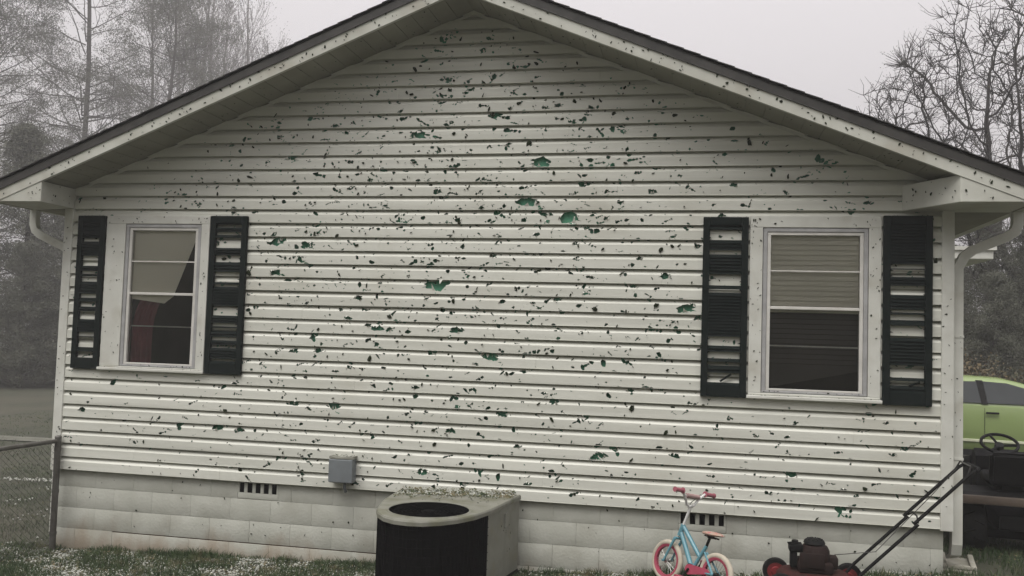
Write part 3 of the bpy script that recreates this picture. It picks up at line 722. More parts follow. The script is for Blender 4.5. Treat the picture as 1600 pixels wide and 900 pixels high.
def resample(pl, step):
    out = []
    for a, b in zip(pl, pl[1:]):
        a, b = Vector(a), Vector(b); m_ = max(1, int((b - a).length / step))
        out += [a + (b - a) * i / m_ for i in range(m_)]
    return out + [Vector(pl[-1])]
fr2 = resample(front, .017)
z0_, z1_ = zg + .06, ZT - .041
cl.add([(p.x, p.y, z) for p in fr2 for z in (z0_, z1_)], [(2 * i, 2 * i + 1, 2 * i + 3, 2 * i + 2) for i in range(len(fr2) - 1)], 0)
out2 = resample([tuple(p) for p in shrink(PLAN, .004)[1:12]], .017)
for p in out2[::2]: cl.tube([(p.x, p.y, z0_), (p.x, p.y, z1_)], .0028, 4)
for j in range(9):
    z = z0_ + (z1_ - z0_) * (j + .5) / 9; cl.tube([(p.x, p.y, z) for p in out2], .0024, 4)
cl.xf(off).build('coil_guard', M['coil'], ac)
sp_ = MB(); side = shrink(PLAN, .010)[11:15]; sp_.add([(x, y, z) for x, y in side for z in (zg + .03, ZT - .04)], [(2 * i, 2 * i + 1, 2 * i + 3, 2 * i + 2) for i in range(3)])
sp_.bbox((4.575, -.44, .50), (4.596, -.30, .62), .004)
for i in range(9): flake(sp_, (4.60 + .0, uni(-.7, -.2), uni(.2, .65)), uni(.005, .012), (1, -.1, 0))
sp_.xf(off).build('service_panel', [M['accase'], M['leafbit']], ac)
bkp = MB(); bk = [shrink(PLAN, .012)[14], shrink(PLAN, .012)[0], shrink(PLAN, .012)[1]]
bkp.add([(x, y, z) for x, y in bk for z in (zg + .03, ZT - .04)], [(0, 1, 3, 2), (2, 3, 5, 4)])
bkp.xf(off).build('back_panel', M['accase'], ac)
MB().prism(shrink(PLAN, .002), zg - .02, zg + .058, 'z').xf(off).build('base_pan', M['black'], ac)

# ------------------------------------------------------------------ child's bicycle leaning on the wall
fw, rw = Vector((5.885, -.29, 0)), Vector((6.262, -.640, 0))
hd = (fw - rw); WB = hd.length; hd.normalize(); zb_ = (gz(5.885, -.29) + gz(6.262, -.64)) / 2
lean = math.radians(11)
bike = empty('bicycle', ((rw.x + fw.x) / 2, (rw.y + fw.y) / 2, zb_ + .012), label="child's light blue bicycle with pink grips and cream tyres leaning on the foundation", cat='bicycle')
bx = hd; up = Vector((0, 0, 1)); rt = bx.cross(up)              # right-hand side, towards the wall
upl = (up * math.cos(lean) + rt * math.sin(lean)); lt = upl.cross(bx)
BM = Matrix(((bx.x, lt.x, upl.x, 0), (bx.y, lt.y, upl.y, 0), (bx.z, lt.z, upl.z, 0), (0, 0, 0, 1)))
hw = WB / 2; RW = .166
def bb(mb, name, m, parent=bike, smooth=True): return mb.xf(BM).build(name, m, parent, smooth)
rotx = Matrix.Rotation(math.pi / 2, 4, 'X')
def wheel(cx):
    T = Matrix.Translation((cx, 0, RW)) @ rotx
    prof = [(RW - .022 + .022 * math.cos(a), .021 * math.sin(a)) for a in [2 * math.pi * i / 12 for i in range(12)]]
    w = bb(MB().lathe(prof, 48, T, closed=True), 'wheel', M['cream'])
    prof = [(RW - .056, -.013), (RW - .036, -.019), (RW - .026, 0), (RW - .036, .019), (RW - .056, .013)]
    bb(MB().lathe(prof, 48, T, closed=True), 'rim', M['pink'], w)
    s = MB()
    for i in range(24):
        a = 2 * math.pi * i / 24; q = a + (.35 if i % 2 else -.35); y = .018 if i % 4 < 2 else -.018
        s.tube([T @ Vector((.016 * math.cos(q), .016 * math.sin(q), y)), T @ Vector(((RW - .04) * math.cos(a), (RW - .04) * math.sin(a), 0))], .0013, 4)
    s.lathe([(0, -.032), (.012, -.032), (.017, -.020), (.009, -.016), (.009, .016), (.017, .020), (.012, .032), (0, .032)], 14, T)
    bb(s, 'spokes', M['blackmetal'] if cx < 0 else M['chrome'], w)
wheel(hw); wheel(-hw)
HT, HB = Vector((hw - .115, 0, .475)), Vector((hw - .092, 0, .395)); BBp = Vector((-.015, 0, .155)); ST = Vector((-.125, 0, .36))
f = MB(); f.tube([HB - Vector((-.004, 0, .012)), HT], .020, 12)
f.tube([HB + Vector((-.012, 0, .012)), BBp], .0195, 10); f.tube([HT + Vector((.0, 0, -.012)), Vector((-.075, 0, .262))], .0175, 10)
f.tube([BBp, ST], .0145, 10)
for sy in (-1, 1):
    f.tube([BBp + Vector((-.02, sy * .02, 0)), Vector((-hw, sy * .042, RW))], .0085, 8)
    f.tube([ST + Vector((0, sy * .012, -.05)), Vector((-hw, sy * .042, RW))], .0085, 8)
f.tube([BBp + Vector((0, -.035, 0)), BBp + Vector((0, .035, 0))], .020, 12)
bb(f, 'frame', M['bikeblue'])
fk = MB(); fk.tube([HB + Vector((.004, -.048, -.035)), HB + Vector((.004, .048, -.035))], .011, 8)
for sy in (-1, 1): fk.tube([HB + Vector((.004, sy * .046, -.035)), HB + Vector((.035, sy * .046, -.10)), Vector((hw, sy * .044, RW))], [.012, .011, .009], 8)
for sy in (-1, 1): fk.tube([Vector((hw, sy * .040, RW)), Vector((hw, sy * .062, RW))], .008, 8)
bb(fk, 'fork', M['bikeblue'])
stm = MB(); SP = Vector((hw - .160, 0, .622)); stm.tube([HT, SP], .0115, 10); stm.tube([SP + Vector((0, 0, -.004)), SP + Vector((.01, 0, .006))], .020, 10)
bb(stm, 'stem', M['white'])
HBw = .225
hb = MB(); rise = .120; bxp = SP.x
hb.tube([(bxp - .02, -HBw, SP.z + rise), (bxp - .01, -.13, SP.z + rise - .004), (bxp, -.075, SP.z + rise * .55), (bxp + .008, -.04, SP.z + .012), (bxp + .01, 0, SP.z + .006),
         (bxp + .008, .04, SP.z + .012), (bxp, .075, SP.z + rise * .55), (bxp - .01, .13, SP.z + rise - .004), (bxp - .02, HBw, SP.z + rise)], .0105, 8)
hb.tube([(bxp - .002, -.095, SP.z + rise * .72), (bxp - .002, .095, SP.z + rise * .72)], .008, 8)
hbo = bb(hb, 'handlebar', M['white'])
pad = MB().tube([(bxp - .002, -.075, SP.z + rise * .72), (bxp - .002, .075, SP.z + rise * .72)], .019, 10); bb(pad, 'handlebar_pad', M['palepink'], hbo)
for sy in (-1, 1):
    gr = MB(); gr.tube([(bxp - .014, sy * .135, SP.z + rise), (bxp - .021, sy * (HBw + .002), SP.z + rise)], .0165, 10); gr.tube([(bxp - .0135, sy * .13, SP.z + rise), (bxp - .0135, sy * .136, SP.z + rise)], .025, 12)
    gr.tube([(bxp - .021, sy * (HBw + .002), SP.z + rise), (bxp - .021, sy * (HBw + .010), SP.z + rise)], .021, 12); bb(gr, 'grip', M['fadedpink'])
lev = MB(); lev.tube([(bxp - .012, -.125, SP.z + rise - .01), (bxp + .03, -.14, SP.z + rise - .015), (bxp + .045, -.20, SP.z + rise - .02)], .005, 6)
lev.tube([(bxp + .03, -.13, SP.z + rise - .01), (bxp + .06, -.06, SP.z + .03), (bxp + .05, -.01, SP.z - .10), (hw - .05, -.03, .35)], .003, 5)
bb(lev, 'brake_lever', M['black'])
sd2 = MB(); bm = bmesh.new(); bmesh.ops.create_icosphere(bm, subdivisions=3, radius=1)
for v in bm.verts:
    x, y, z = v.co; t = (x + 1) / 2; v.co = Vector((x * .105, y * (.075 * (1 - t) + .024 * t + .012), z * (.022 if z > 0 else .014) + .008 * (1 - t)))
sd2.bm(bm, 0, Matrix.Translation((-.165, 0, .452))); bb(sd2, 'saddle', M['saddle'])
sc = MB().tube([ST, ST + Vector((-.025, 0, .085))], .0115, 10); sc.tube([(-.155, -.03, .432), (-.155, .03, .432)], .012, 8); sc.tube([(-.22, -.02, .43), (-.10, -.012, .436)], .006, 6); sc.tube([(-.22, .02, .43), (-.10, .012, .436)], .006, 6)
bb(sc, 'seat_post', M['blackmetal'])
cg = MB()
th = [2 * math.pi * i / 14 for i in range(14)]
pl = [(BBp.x + .040 * math.cos(a), BBp.z + .040 * math.sin(a)) for a in [math.pi / 2 - math.pi * i / 8 for i in range(9)]] + [(-hw + .06, RW - .01), (-hw + .03, RW + .008), (-hw + .06, RW + .028)]
cg.prism(pl, .034, .042); bb(cg, 'chain_guard', M['pink'])
ck = MB(); ck.lathe([(0, -.003), (.045, -.003), (.045, .003), (0, .003)], 20, Matrix.Translation((BBp.x, .029, BBp.z)) @ rotx)
ck.tube([(BBp.x, .052, BBp.z), (BBp.x + .045, .056, BBp.z - .070)], .008, 6); ck.tube([(BBp.x, -.045, BBp.z), (BBp.x - .045, -.052, BBp.z + .070)], .008, 6); ck.tube([(BBp.x, -.048, BBp.z), (BBp.x, .055, BBp.z)], .009, 8)
bb(ck, 'crank', M['blackmetal'])
for sy, dx, dz in ((1, .045, -.070), (-1, -.045, .070)):
    bb(MB().bbox((BBp.x + dx - .03, min(sy * .058, sy * .118), BBp.z + dz - .011), (BBp.x + dx + .03, max(sy * .058, sy * .118), BBp.z + dz + .011), .004), 'pedal', M['pink'])

# ------------------------------------------------------------------ push mower
mz = gz(7.0, -.58)
mow = empty('lawn_mower', (7.0, -.60, mz), label='old red push lawn mower with black folding handle beside the foundation', cat='lawn mower')
dk = MB(); N = 28; vs = []
ring = []
for lv, (sc_, z) in enumerate(((1.0, .075), (1.03, .10), (1.0, .145), (.90, .172), (.55, .182))):
    for i in range(N):
        a = 2 * math.pi * i / N; e = 2.6
        ca, sa = math.cos(a), math.sin(a)
        rx = .27 * math.copysign(abs(ca) ** (2 / e), ca); ry = .225 * math.copysign(abs(sa) ** (2 / e), sa)
        vs.append((rx * sc_, ry * sc_, z))
dk.add(vs, [(l * N + i, l * N + (i + 1) % N, (l + 1) * N + (i + 1) % N, (l + 1) * N + i) for l in range(4) for i in range(N)] + [tuple(range(4 * N, 5 * N))])
dk.bbox((.20, -.06, .10), (.34, .06, .15), .01)
dk.build('deck', M['reddirty'], mow, smooth=True)
en = MB(); en.bbox((-.125, -.12, .183), (.125, .115, .262), .02); en.lathe([(0, .385), (.05, .383), (.088, .368), (.105, .335), (.108, .262), (0, .262)], 28, Matrix.Translation((.005, 0, 0)))
en.bbox((.105, -.06, .21), (.165, .05, .30), .012); en.bbox((-.12, -.135, .22), (.06, -.115, .335), .01)
en.build('engine', M['engine'], mow, smooth=True)
rs = MB(); rs.lathe([(0, .420), (.045, .418), (.070, .408), (.080, .386), (.07, .380), (0, .380)], 24, Matrix.Translation((.0, 0, 0)))
for i in range(10): a = i * math.pi / 5; rs.tube([(.06 * math.cos(a), .06 * math.sin(a), .4145), (.028 * math.cos(a), .028 * math.sin(a), .4215)], .004, 4)
rs.build('recoil_starter', M['black'], mow, smooth=True)
tk_ = MB(); tk_.bbox((-.185, -.055, .315), (-.085, .055, .375), .012); tk_.lathe([(0, .398), (.024, .398), (.026, .372), (0, .372)], 16, Matrix.Translation((-.14, 0, 0))); tk_.tube([(-.18, -.05, .37), (-.20, -.05, .385), (-.10, -.05, .39)], .006, 6)
tk_.bbox((-.175, -.04, .20), (-.125, .04, .315), .008)
tk_.build('fuel_tank', M['black'], mow, smooth=True)
for sx in (-.255, .285):
    for sy in (-.245, .245):
        w = MB().lathe([(.092, -.022), (.100, -.016), (.100, .016), (.092, .022), (.066, .020), (.066, -.020)], 28, Matrix.Translation((sx, sy, .100)) @ rotx, closed=True).build('wheel', M['rubber'], mow, smooth=True)
        MB().lathe([(0, -.026), (.03, -.026), (.036, -.016), (.0655, -.018), (.0655, .018), (.036, .016), (.03, .026), (0, .026)], 24, Matrix.Translation((sx, sy, .100)) @ rotx).build('hub', M['red'], w, smooth=True)
hn = MB(); O = Vector((7.0, -.60, mz))
for y in (-.455, -.772):
    hn.tube([Vector((7.235, y, mz + .13)) - O, Vector((7.310, y, .437)) - O, Vector((7.69, y, .820)) - O], .0125, 8)
    hn.tube([Vector((7.66, y + .012, .815)) - O, Vector((8.045, y + .012, 1.205)) - O, Vector((8.075, y + .012, 1.225)) - O], .0125, 8)
hn.tube([Vector((8.075, -.443, 1.225)) - O, Vector((8.10, -.47, 1.236)) - O, Vector((8.10, -.735, 1.236)) - O, Vector((8.075, -.76, 1.225)) - O], .0125, 8)
hn.tube([Vector((7.69, -.455, .83)) - O, Vector((7.70, -.55, .865)) - O, Vector((7.70, -.68, .865)) - O, Vector((7.69, -.772, .83)) - O], .006, 6)
hn.build('handle', M['black'], mow, smooth=True)
br = MB().tube([Vector((8.02, -.44, 1.185)) - O, Vector((8.05, -.46, 1.25)) - O, Vector((8.05, -.74, 1.25)) - O, Vector((8.02, -.76, 1.185)) - O], .006, 6)
br.tube([Vector((8.03, -.46, 1.20)) - O, Vector((7.85, -.50, 1.0)) - O, Vector((7.45, -.52, .55)) - O, Vector((7.15, -.56, mz + .3)) - O], .003, 5)
br.build('brake_bar', M['blackmetal'], mow, smooth=True)

# ------------------------------------------------------------------ chain-link fence on the left
fp = Vector((.085, -.075)); fdv = Vector((-.22, -1)).normalized(); L = 3.2
fen = empty('chain_link_fence', (fp.x, fp.y, -.11), label='low chain-link fence with dark steel rail ending at the house corner', cat='fence')
O = Vector((fp.x, fp.y, -.11))
def fpt(t, h): return Vector((fp.x + fdv.x * t, fp.y + fdv.y * t, -.11 + h - .03 * t)) - O
for t in (0, L):
    p = MB(); p.tube([fpt(t, -.4), fpt(t, 1.075)], .030, 12); p.ball(fpt(t, 1.08), .033, 2, (1, 1, .6))
    for h in (.95, .55, .15): p.tube([fpt(t, h), fpt(t, h + .03)], .034, 12)
    p.build('post', M['galv'], fen, smooth=True)
MB().tube([fpt(0, 1.045), fpt(L, 1.045)], .021, 10).build('rail', M['galv'], fen, smooth=True)
ml = MB(); step = .058; hgt = 1.02
nn = int(L / step)
for i in range(-int(hgt / step) - 1, nn + 1):
    for sg in (1, -1):
        t0 = i * step; a = []
        pts_ = []
        for (tt, h) in ((t0, .0), (t0 + hgt, hgt)):
            pts_.append((tt, h))
        (ta, ha), (tb, hb_) = pts_
        if ta < .03: ha += (.03 - ta); ta = .03
        if tb > L - .03: hb_ -= (tb - (L - .03)); tb = L - .03
        if hb_ - ha < .02: continue
        if sg < 0: q0, q1 = (ta, hgt - ha), (tb, hgt - hb_)
        else: q0, q1 = (ta, ha), (tb, hb_)
        ml.tube([fpt(q0[0], q0[1] + .02), fpt(q1[0], q1[1] + .02)], .0019, 4, cap=False)
ml.build('chain_link_mesh', M['galv'], fen)

# ------------------------------------------------------------------ splash block under the right downspout
zsb = gz(8.24, .34)
sbk = empty('splash_block', (8.25, .34, zsb), rz=math.radians(78), label='grey concrete splash block on the ground below the downspout', cat='splash block')
s = MB().bbox((-.22, -.13, -.03), (.27, .13, .022), .008); s.bbox((-.22, -.13, .022), (.27, -.085, .058), .01); s.bbox((-.22, .085, .022), (.27, .13, .058), .01); s.bbox((-.22, -.085, .022), (-.18, .085, .058), .01)
s.build('concrete_trough', M['splash'], sbk, smooth=True)

# ------------------------------------------------------------------ riding mower behind the corner
RX, RY = 9.08, 1.90; rz_ = gz(RX, RY)
rid = empty('riding_mower', (RX, RY, rz_), rz=math.radians(85), label='black riding lawn mower with steering wheel parked behind the house corner', cat='riding mower')
hd_ = MB(); hp = [(.42, .42), (.98, .40), (1.04, .46), (1.03, .66), (.95, .75), (.42, .84)]
for s_ in (1,): hd_.prism([(a, b) for a, b in hp], -.22, .22)
bm = bmesh.new(); hd_.build('hood', M['black'], rid)
d2 = MB(); d2.prism([(.22, .38), (.42, .38), (.42, .86), (.32, .93), (.24, .86)], -.20, .20); d2.bbox((-.62, -.17, .28), (1.0, .17, .42), .02); d2.build('chassis', M['black'], rid)
gl_ = MB()
for i in range(7): gl_.bbox((1.04, -.18, .47 + i * .028), (1.055, .18, .485 + i * .028), .003)
gl_.build('grille', M['rubber'], rid)
for sy in (-.15, .15): MB().lathe([(0, .012), (.04, .008), (.045, 0), (0, 0)], 16, Matrix.Translation((1.036, sy, .67)) @ Matrix.Rotation(math.pi / 2, 4, 'Y')).build('headlight', M['chrome'], rid, smooth=True)
swm = Matrix.Translation((.16, 0, 1.0)) @ Matrix.Rotation(math.radians(-28), 4, 'Y')
sg_ = MB().tube([swm @ Vector((.165 * math.cos(a * math.pi / 18), .165 * math.sin(a * math.pi / 18), 0)) for a in range(36)], .0155, 8, closed=True)
for i in range(3):
    a = i * 2 * math.pi / 3 + .4; sg_.tube([swm @ Vector((0, 0, -.025)), swm @ Vector((.16 * math.cos(a), .16 * math.sin(a), 0))], .013, 6)
sg_.tube([swm @ Vector((0, 0, -.01)), swm @ Vector((0, 0, -.05))], .045, 12); sg_.tube([(.17, 0, .97), (.26, 0, .84)], .02, 8)
sg_.build('steering_wheel', M['black'], rid, smooth=True)
fe = MB()
for sy in (-1, 1):                                   # rear fenders and foot decks
    y0_, y1_ = (sy * .16, sy * .45); a, b = min(y0_, y1_), max(y0_, y1_)
    pl = [(-.66, .525), (-.62, .58), (-.50, .605), (-.08, .605), (.02, .56), (.06, .40), (.30, .36), (.30, .335), (.03, .365), (-.02, .50), (-.10, .555), (-.48, .555), (-.58, .54), (-.62, .515)]
    fe.prism(pl, a, b)
fe.prism([(-.66, .525), (-.62, .58), (-.50, .605), (-.30, .605), (-.30, .555), (-.48, .555), (-.58, .54), (-.62, .515)], -.16, .16)
fe.build('fender', M['black'], rid)
MB().bbox((-.70, -.49, .515), (-.665, .49, .595), .012).build('rear_bumper', M['tan'], rid, smooth=True)
st_ = MB(); st_.bbox((-.44, -.22, .66), (-.02, .22, .76), .035)
bm = bmesh.new(); bmesh.ops.create_cube(bm, size=1)
for v in bm.verts: v.co = Vector((v.co.x * .09, v.co.y * .43, v.co.z * .30))
bmesh.ops.bevel(bm, geom=list(bm.edges), offset=.03, segments=3, affect='EDGES')
st_.bm(bm, 0, Matrix.Translation((-.44, 0, .83)) @ Matrix.Rotation(math.radians(-12), 4, 'Y')); st_.bbox((-.36, -.10, .60), (-.08, .10, .67), .01)
st_.build('seat', M['black'], rid, smooth=True)
for cx, r, w_ in ((-.32, .27, .115), (.78, .19, .08)):
    for sy in (-1, 1):
        T = Matrix.Translation((cx, sy * .36, r)) @ rotx
        pr = [(r * .52, -w_ * .9), (r * .86, -w_), (r * .97, -w_ * .8), (r, -w_ * .3), (r, w_ * .3), (r * .97, w_ * .8), (r * .86, w_), (r * .52, w_ * .9)]
        tr = MB().lathe(pr, 32, T, closed=True)
        for i in range(20):
            a = 2 * math.pi * i / 20; s2 = 1 if i % 2 else -1
            tr.tube([T @ Vector((r * math.cos(a), r * math.sin(a), 0)), T @ Vector((r * .985 * math.cos(a + .14), r * .985 * math.sin(a + .14), s2 * w_ * .75))], .013, 4)
        t_ = tr.build('wheel', M['rubber'], rid, smooth=True)
        MB().lathe([(0, -w_ * .5), (r * .2, -w_ * .55), (r * .25, -w_ * .3), (r * .50, -w_ * .75), (r * .50, w_ * .75), (r * .25, w_ * .3), (r * .2, w_ * .55), (0, w_ * .5)], 24, T).build('rim', M['paletrim'], t_, smooth=True)
MB().bbox((-.06, -.40, .10), (.55, .40, .20), .03).build('mower_deck', M['black'], rid, smooth=True)


# ------------------------------------------------------------------ lime hatchback at the back, seen side-on
CXo, CYo = 11.20, 9.4; cz = gz(CXo, CYo)
car = empty('parked_car', (CXo, CYo, cz), rz=math.radians(-4), label='lime green hatchback parked beyond the house corner', cat='car')
def spline(tab, x):
    return lerp_tab(x, tab)
top = [(-1.98, .62), (-1.93, .98), (-1.80, 1.06), (-1.62, 1.09), (-.6, 1.07), (.75, 1.05), (1.0, 1.02), (1.45, .95), (1.80, .83), (1.95, .66), (1.98, .55)]
bot = [(-1.98, .42), (-1.85, .26), (-1.0, .22), (1.0, .22), (1.8, .25), (1.98, .40)]
wid = [(-1.98, .58), (-1.85, .74), (-1.4, .83), (0, .845), (1.2, .83), (1.7, .75), (1.98, .52)]
bd = MB(); NX = 56; rows = []
arch = [(-1.22, .34), (1.28, .34)]
xs_ = [-1.98 + 3.96 * i / NX for i in range(NX + 1)]
sec = []
for x in xs_:
    zt_, zb2, w_ = spline(top, x), spline(bot, x), spline(wid, x)
    for cx, r in arch:
        if abs(x - cx) < r: zb2 = max(zb2, .30 + math.sqrt(r * r - (x - cx) ** 2) * .97)
    h = zt_ - zb2
    pr = [(w_ * .90, zb2), (w_ * .985, zb2 + h * .12), (w_, zb2 + h * .45), (w_ * .985, zb2 + h * .72), (w_ * .93, zb2 + h * .95), (w_ * .80, zt_ + .012), (0, zt_ + .03)]
    sec.append([(x, -y, z) for y, z in pr] + [(x, y, z) for y, z in pr[-2::-1]])
m_ = len(sec[0])
bd.add([v for s in sec for v in s], [(i * m_ + k, i * m_ + k + 1, (i + 1) * m_ + k + 1, (i + 1) * m_ + k) for i in range(NX) for k in range(m_ - 1)] + [tuple(range(m_)), tuple(NX * m_ + k for k in range(m_))])
bd.build('body', M['lime'], car, smooth=True)
gh = MB(); ro = [(-1.86, 1.04), (-1.62, 1.26), (-1.35, 1.41), (-.95, 1.475), (-.4, 1.495), (.1, 1.475), (.45, 1.40), (.80, 1.24), (1.12, 1.02)]
sec = []
xs2 = [-1.86 + 2.98 * i / 40 for i in range(41)]
for x in xs2:
    z = spline(ro, x); b = 1.03; h = max(z - b, .01); wb, wt = .775, .775 - .21 * h / .46
    sec.append([(x, -wb, b - .02), (x, -(wb + (wt - wb) * .5), b + h * .5), (x, -(wt + .02), b + h * .85), (x, -(wt - .06), b + h * .97), (x, 0, z + .02), (x, wt - .06, b + h * .97), (x, wt + .02, b + h * .85), (x, wb + (wt - wb) * .5, b + h * .5), (x, wb, b - .02)])
gh.add([v for s in sec for v in s], [(i * 9 + k, i * 9 + k + 1, (i + 1) * 9 + k + 1, (i + 1) * 9 + k) for i in range(40) for k in range(8)])
gh.build('roof', M['lime'], car, smooth=True)
def sidewin(pl, sy, name, mm, out=.012):
    mb = MB()
    def P(x, z, o): t = (z - 1.03) / .46; return (x, sy * (.775 - .21 * t * 0.86 + o), z)
    n = len(pl); mb.add([P(x, z, out) for x, z in pl] + [P(x, z, -.03) for x, z in pl], [tuple(range(n))] + [(i, (i + 1) % n, n + (i + 1) % n, n + i) for i in range(n)])
    return mb.build(name, mm, car)
for sy in (-1, 1):
    sidewin([(-1.45, 1.075), (-.30, 1.075), (-.36, 1.43), (-.85, 1.415), (-1.20, 1.335)], sy, 'side_window', M['carglass'], .016)
    sidewin([(-.22, 1.075), (.86, 1.075), (.70, 1.19), (.42, 1.325), (.10, 1.415), (-.28, 1.435)], sy, 'side_window', M['carglass'], .016)
    sidewin([(-.31, 1.06), (-.21, 1.06), (-.27, 1.45), (-.37, 1.45)], sy, 'door_pillar', M['black'], .020)
    y = sy * .845
    MB().bbox((-.26, min(y * .995, y * 1.03), .90), (-.06, max(y * .995, y * 1.03), .935), .008).build('door_handle', M['black'], car, smooth=True)
    MB().bbox((-.95, min(y * .98, y * 1.012), .43), (1.0, max(y * .98, y * 1.012), .475), .006).build('side_moulding', M['paletrim'], car)
    MB().bbox((-1.0, min(y * .9, y * .995), .20), (1.0, max(y * .9, y * .995), .30), .01).build('sill', M['black'], car)
    MB().ball((.72, sy * .93, 1.09), .09, 2, (.8, .9, .7)).build('side_mirror', M['lime'], car, smooth=True)
    for x in (-.28, .80): MB().box((x, min(y * 1.0, y * 1.003), .36), (x + .007, max(y * 1.0, y * 1.003), 1.0)).build('door_gap', M['black'], car)
    MB().ball((1.80, sy * .62, .70), .13, 2, (.8, .9, .7)).build('headlight', M['chrome'], car, smooth=True)
    MB().ball((-1.90, sy * .62, .85), .11, 2, (.6, .9, 1)).build('tail_light', M['reflector'], car, smooth=True)
    for cx in (-1.22, 1.28):
        T = Matrix.Translation((cx, sy * .74, .31)) @ rotx
        t_ = MB().lathe([(.20, -.09), (.29, -.09), (.31, -.05), (.31, .05), (.29, .09), (.20, .09)], 32, T, closed=True).build('wheel', M['rubber'], car, smooth=True)
        MB().lathe([(0, -.07), (.06, -.085), (.19, -.06), (.20, -.09), (.20, .09), (.19, .06), (.06, .085), (0, .07)], 24, T).build('rim', M['chrome'], t_, smooth=True)
ws = MB().add([(.49, -.60, 1.392), (.49, .60, 1.392), (1.06, .70, 1.07), (1.06, -.70, 1.07), ], [(0, 1, 2, 3)]); ws.v = [(x + .02, y, z + .025) for x, y, z in ws.v]; ws.build('windscreen', M['carglass'], car)
MB().add([(-1.40, -.58, 1.42), (-1.40, .58, 1.42), (-1.84, .68, 1.09), (-1.84, -.68, 1.09)], [(0, 1, 2, 3)]).build('rear_window', M['carglass'], car)

# ------------------------------------------------------------------ trees
def leaf_cluster(mb, c, R_, n, size, flat=1.0, up=0.0):
    for _ in range(n):
        while True:
            d = Vector((uni(-1, 1), uni(-1, 1), uni(-1, 1)))
            if d.length_squared <= 1: break
        p = c + Vector((d.x * R_, d.y * R_, d.z * R_ * flat)); s = size * uni(.5, 1.4)
        a = Vector((uni(-1, 1), uni(-1, 1), uni(-1, 1) + up)).normalized(); b = a.cross(Vector((uni(-1, 1), uni(-1, 1), uni(-1, 1)))).normalized()
        mb.add([p - a * s, p + b * s * .42, p + a * s, p - b * s * .42], [(0, 1, 2, 3)])
def limb(wood, tips, p, d, length, r, depth, spread, upw, nseg=4, kids=3, shrinkl=.68, wob=.18, minr=.008, sides=5, tmin=.35):
    pts = [p.copy()]; rs = [r]; dd = d.normalized()
    for i in range(nseg):
        dd = (dd + Vector((uni(-1, 1), uni(-1, 1), uni(-1, 1))) * wob + Vector((0, 0, upw))).normalized()
        pts.append(pts[-1] + dd * length / nseg); rs.append(max(minr * .7, r * (1 - .55 * (i + 1) / nseg)))
    wood.tube(pts, rs, sides if depth > 1 else 3, cap=False)
    if depth == 0: tips.append((pts[-1], dd)); return
    for k_ in range(kids):
        t = uni(tmin, 1.0) if k_ else 1.0; i = min(int(t * nseg), nseg - 1); q = pts[i].lerp(pts[i + 1], t * nseg - i) if t < 1 else pts[-1]
        ax = dd.cross(Vector((uni(-1, 1), uni(-1, 1), uni(-1, 1)))).normalized(); nd = (Matrix.Rotation(uni(.6, 1.2) * spread, 3, ax) @ dd)
        rr_ = max(minr, rs[min(i + 1, nseg)] * uni(.6, .85))
        limb(wood, tips, q, nd, length * shrinkl * uni(.75, 1.2), rr_, depth - 1, spread, upw, max(2, nseg - 1), kids, shrinkl, wob, minr, sides, tmin)
PROTO = {}
def finish_tree(key, kind, wood, leaves, wm, lm):
    PROTO[key] = (kind, wood, leaves, wm, lm)
def plant(key, loc, rz, sc, label, group):
    kind, wood, leaves, wm, lm = PROTO[key]
    root = empty(kind, loc, rz, label=label, cat='shrub' if 'shrub' in kind else 'tree', group=group); root.scale = (sc, sc, sc)
    if not hasattr(wood, 'obj'):
        wood.obj = wood.build('trunk', wm, root, smooth=True, auto=False); leaves.obj = leaves.build('crown', lm, root, auto=False)
    else:
        for s in (wood.obj, leaves.obj):
            c = s.copy(); col.objects.link(c); c.parent = root
    return root
def pine(h, seed):
    random.seed(seed); w, l = MB(), MB()
    tp = [Vector((.15 * math.sin(i * .8 + seed), .15 * math.cos(i * 1.1), h * i / 10 - .3)) for i in range(11)]
    w.tube(tp, [.17 * (1 - .085 * i) for i in range(11)], 8)
    for i in range(105):
        t = uni(.18, .99); z = h * t; a = uni(0, 2 * math.pi); ln = (1 - t) ** .55 * uni(2.0, 5.2) + .8
        d = Vector((math.cos(a), math.sin(a), uni(.05, .75))); tips = []
        p0 = tp[0].lerp(tp[-1], t); limb(w, tips, p0, d, ln * .62, .042 * (1.25 - t), 2, .75, .05, 4, 3, .6, .15, .010, 4)
        for p, q in tips: leaf_cluster(l, p, uni(.3, .75), 100, .034, .5, .3)
    return w, l
def cedar(h, seed, wdt=2.4):                          # dense evergreen: many feathery sprays from the ground up
    random.seed(seed); w, l = MB(), MB()
    w.tube([(0, 0, -.3), (.05, .05, h * .5), (0, 0, h * .97)], [.18, .11, .02], 7)
    for i in range(210):
        t = uni(.02, .99); a = uni(0, 2 * math.pi); ln = wdt * (1 - t) ** .6 * uni(.55, 1.15) + .25
        p0 = Vector((0, 0, h * t)); d = Vector((math.cos(a), math.sin(a), uni(-.05, .6)))
        e = p0 + d * ln; w.tube([p0, p0.lerp(e, .5) + Vector((0, 0, -.06)), e], [.025, .015, .006], 3, cap=False)
        for q in range(6): leaf_cluster(l, p0.lerp(e, uni(.3, 1.05)), .44, 48, .05, .75, .2)
    return w, l
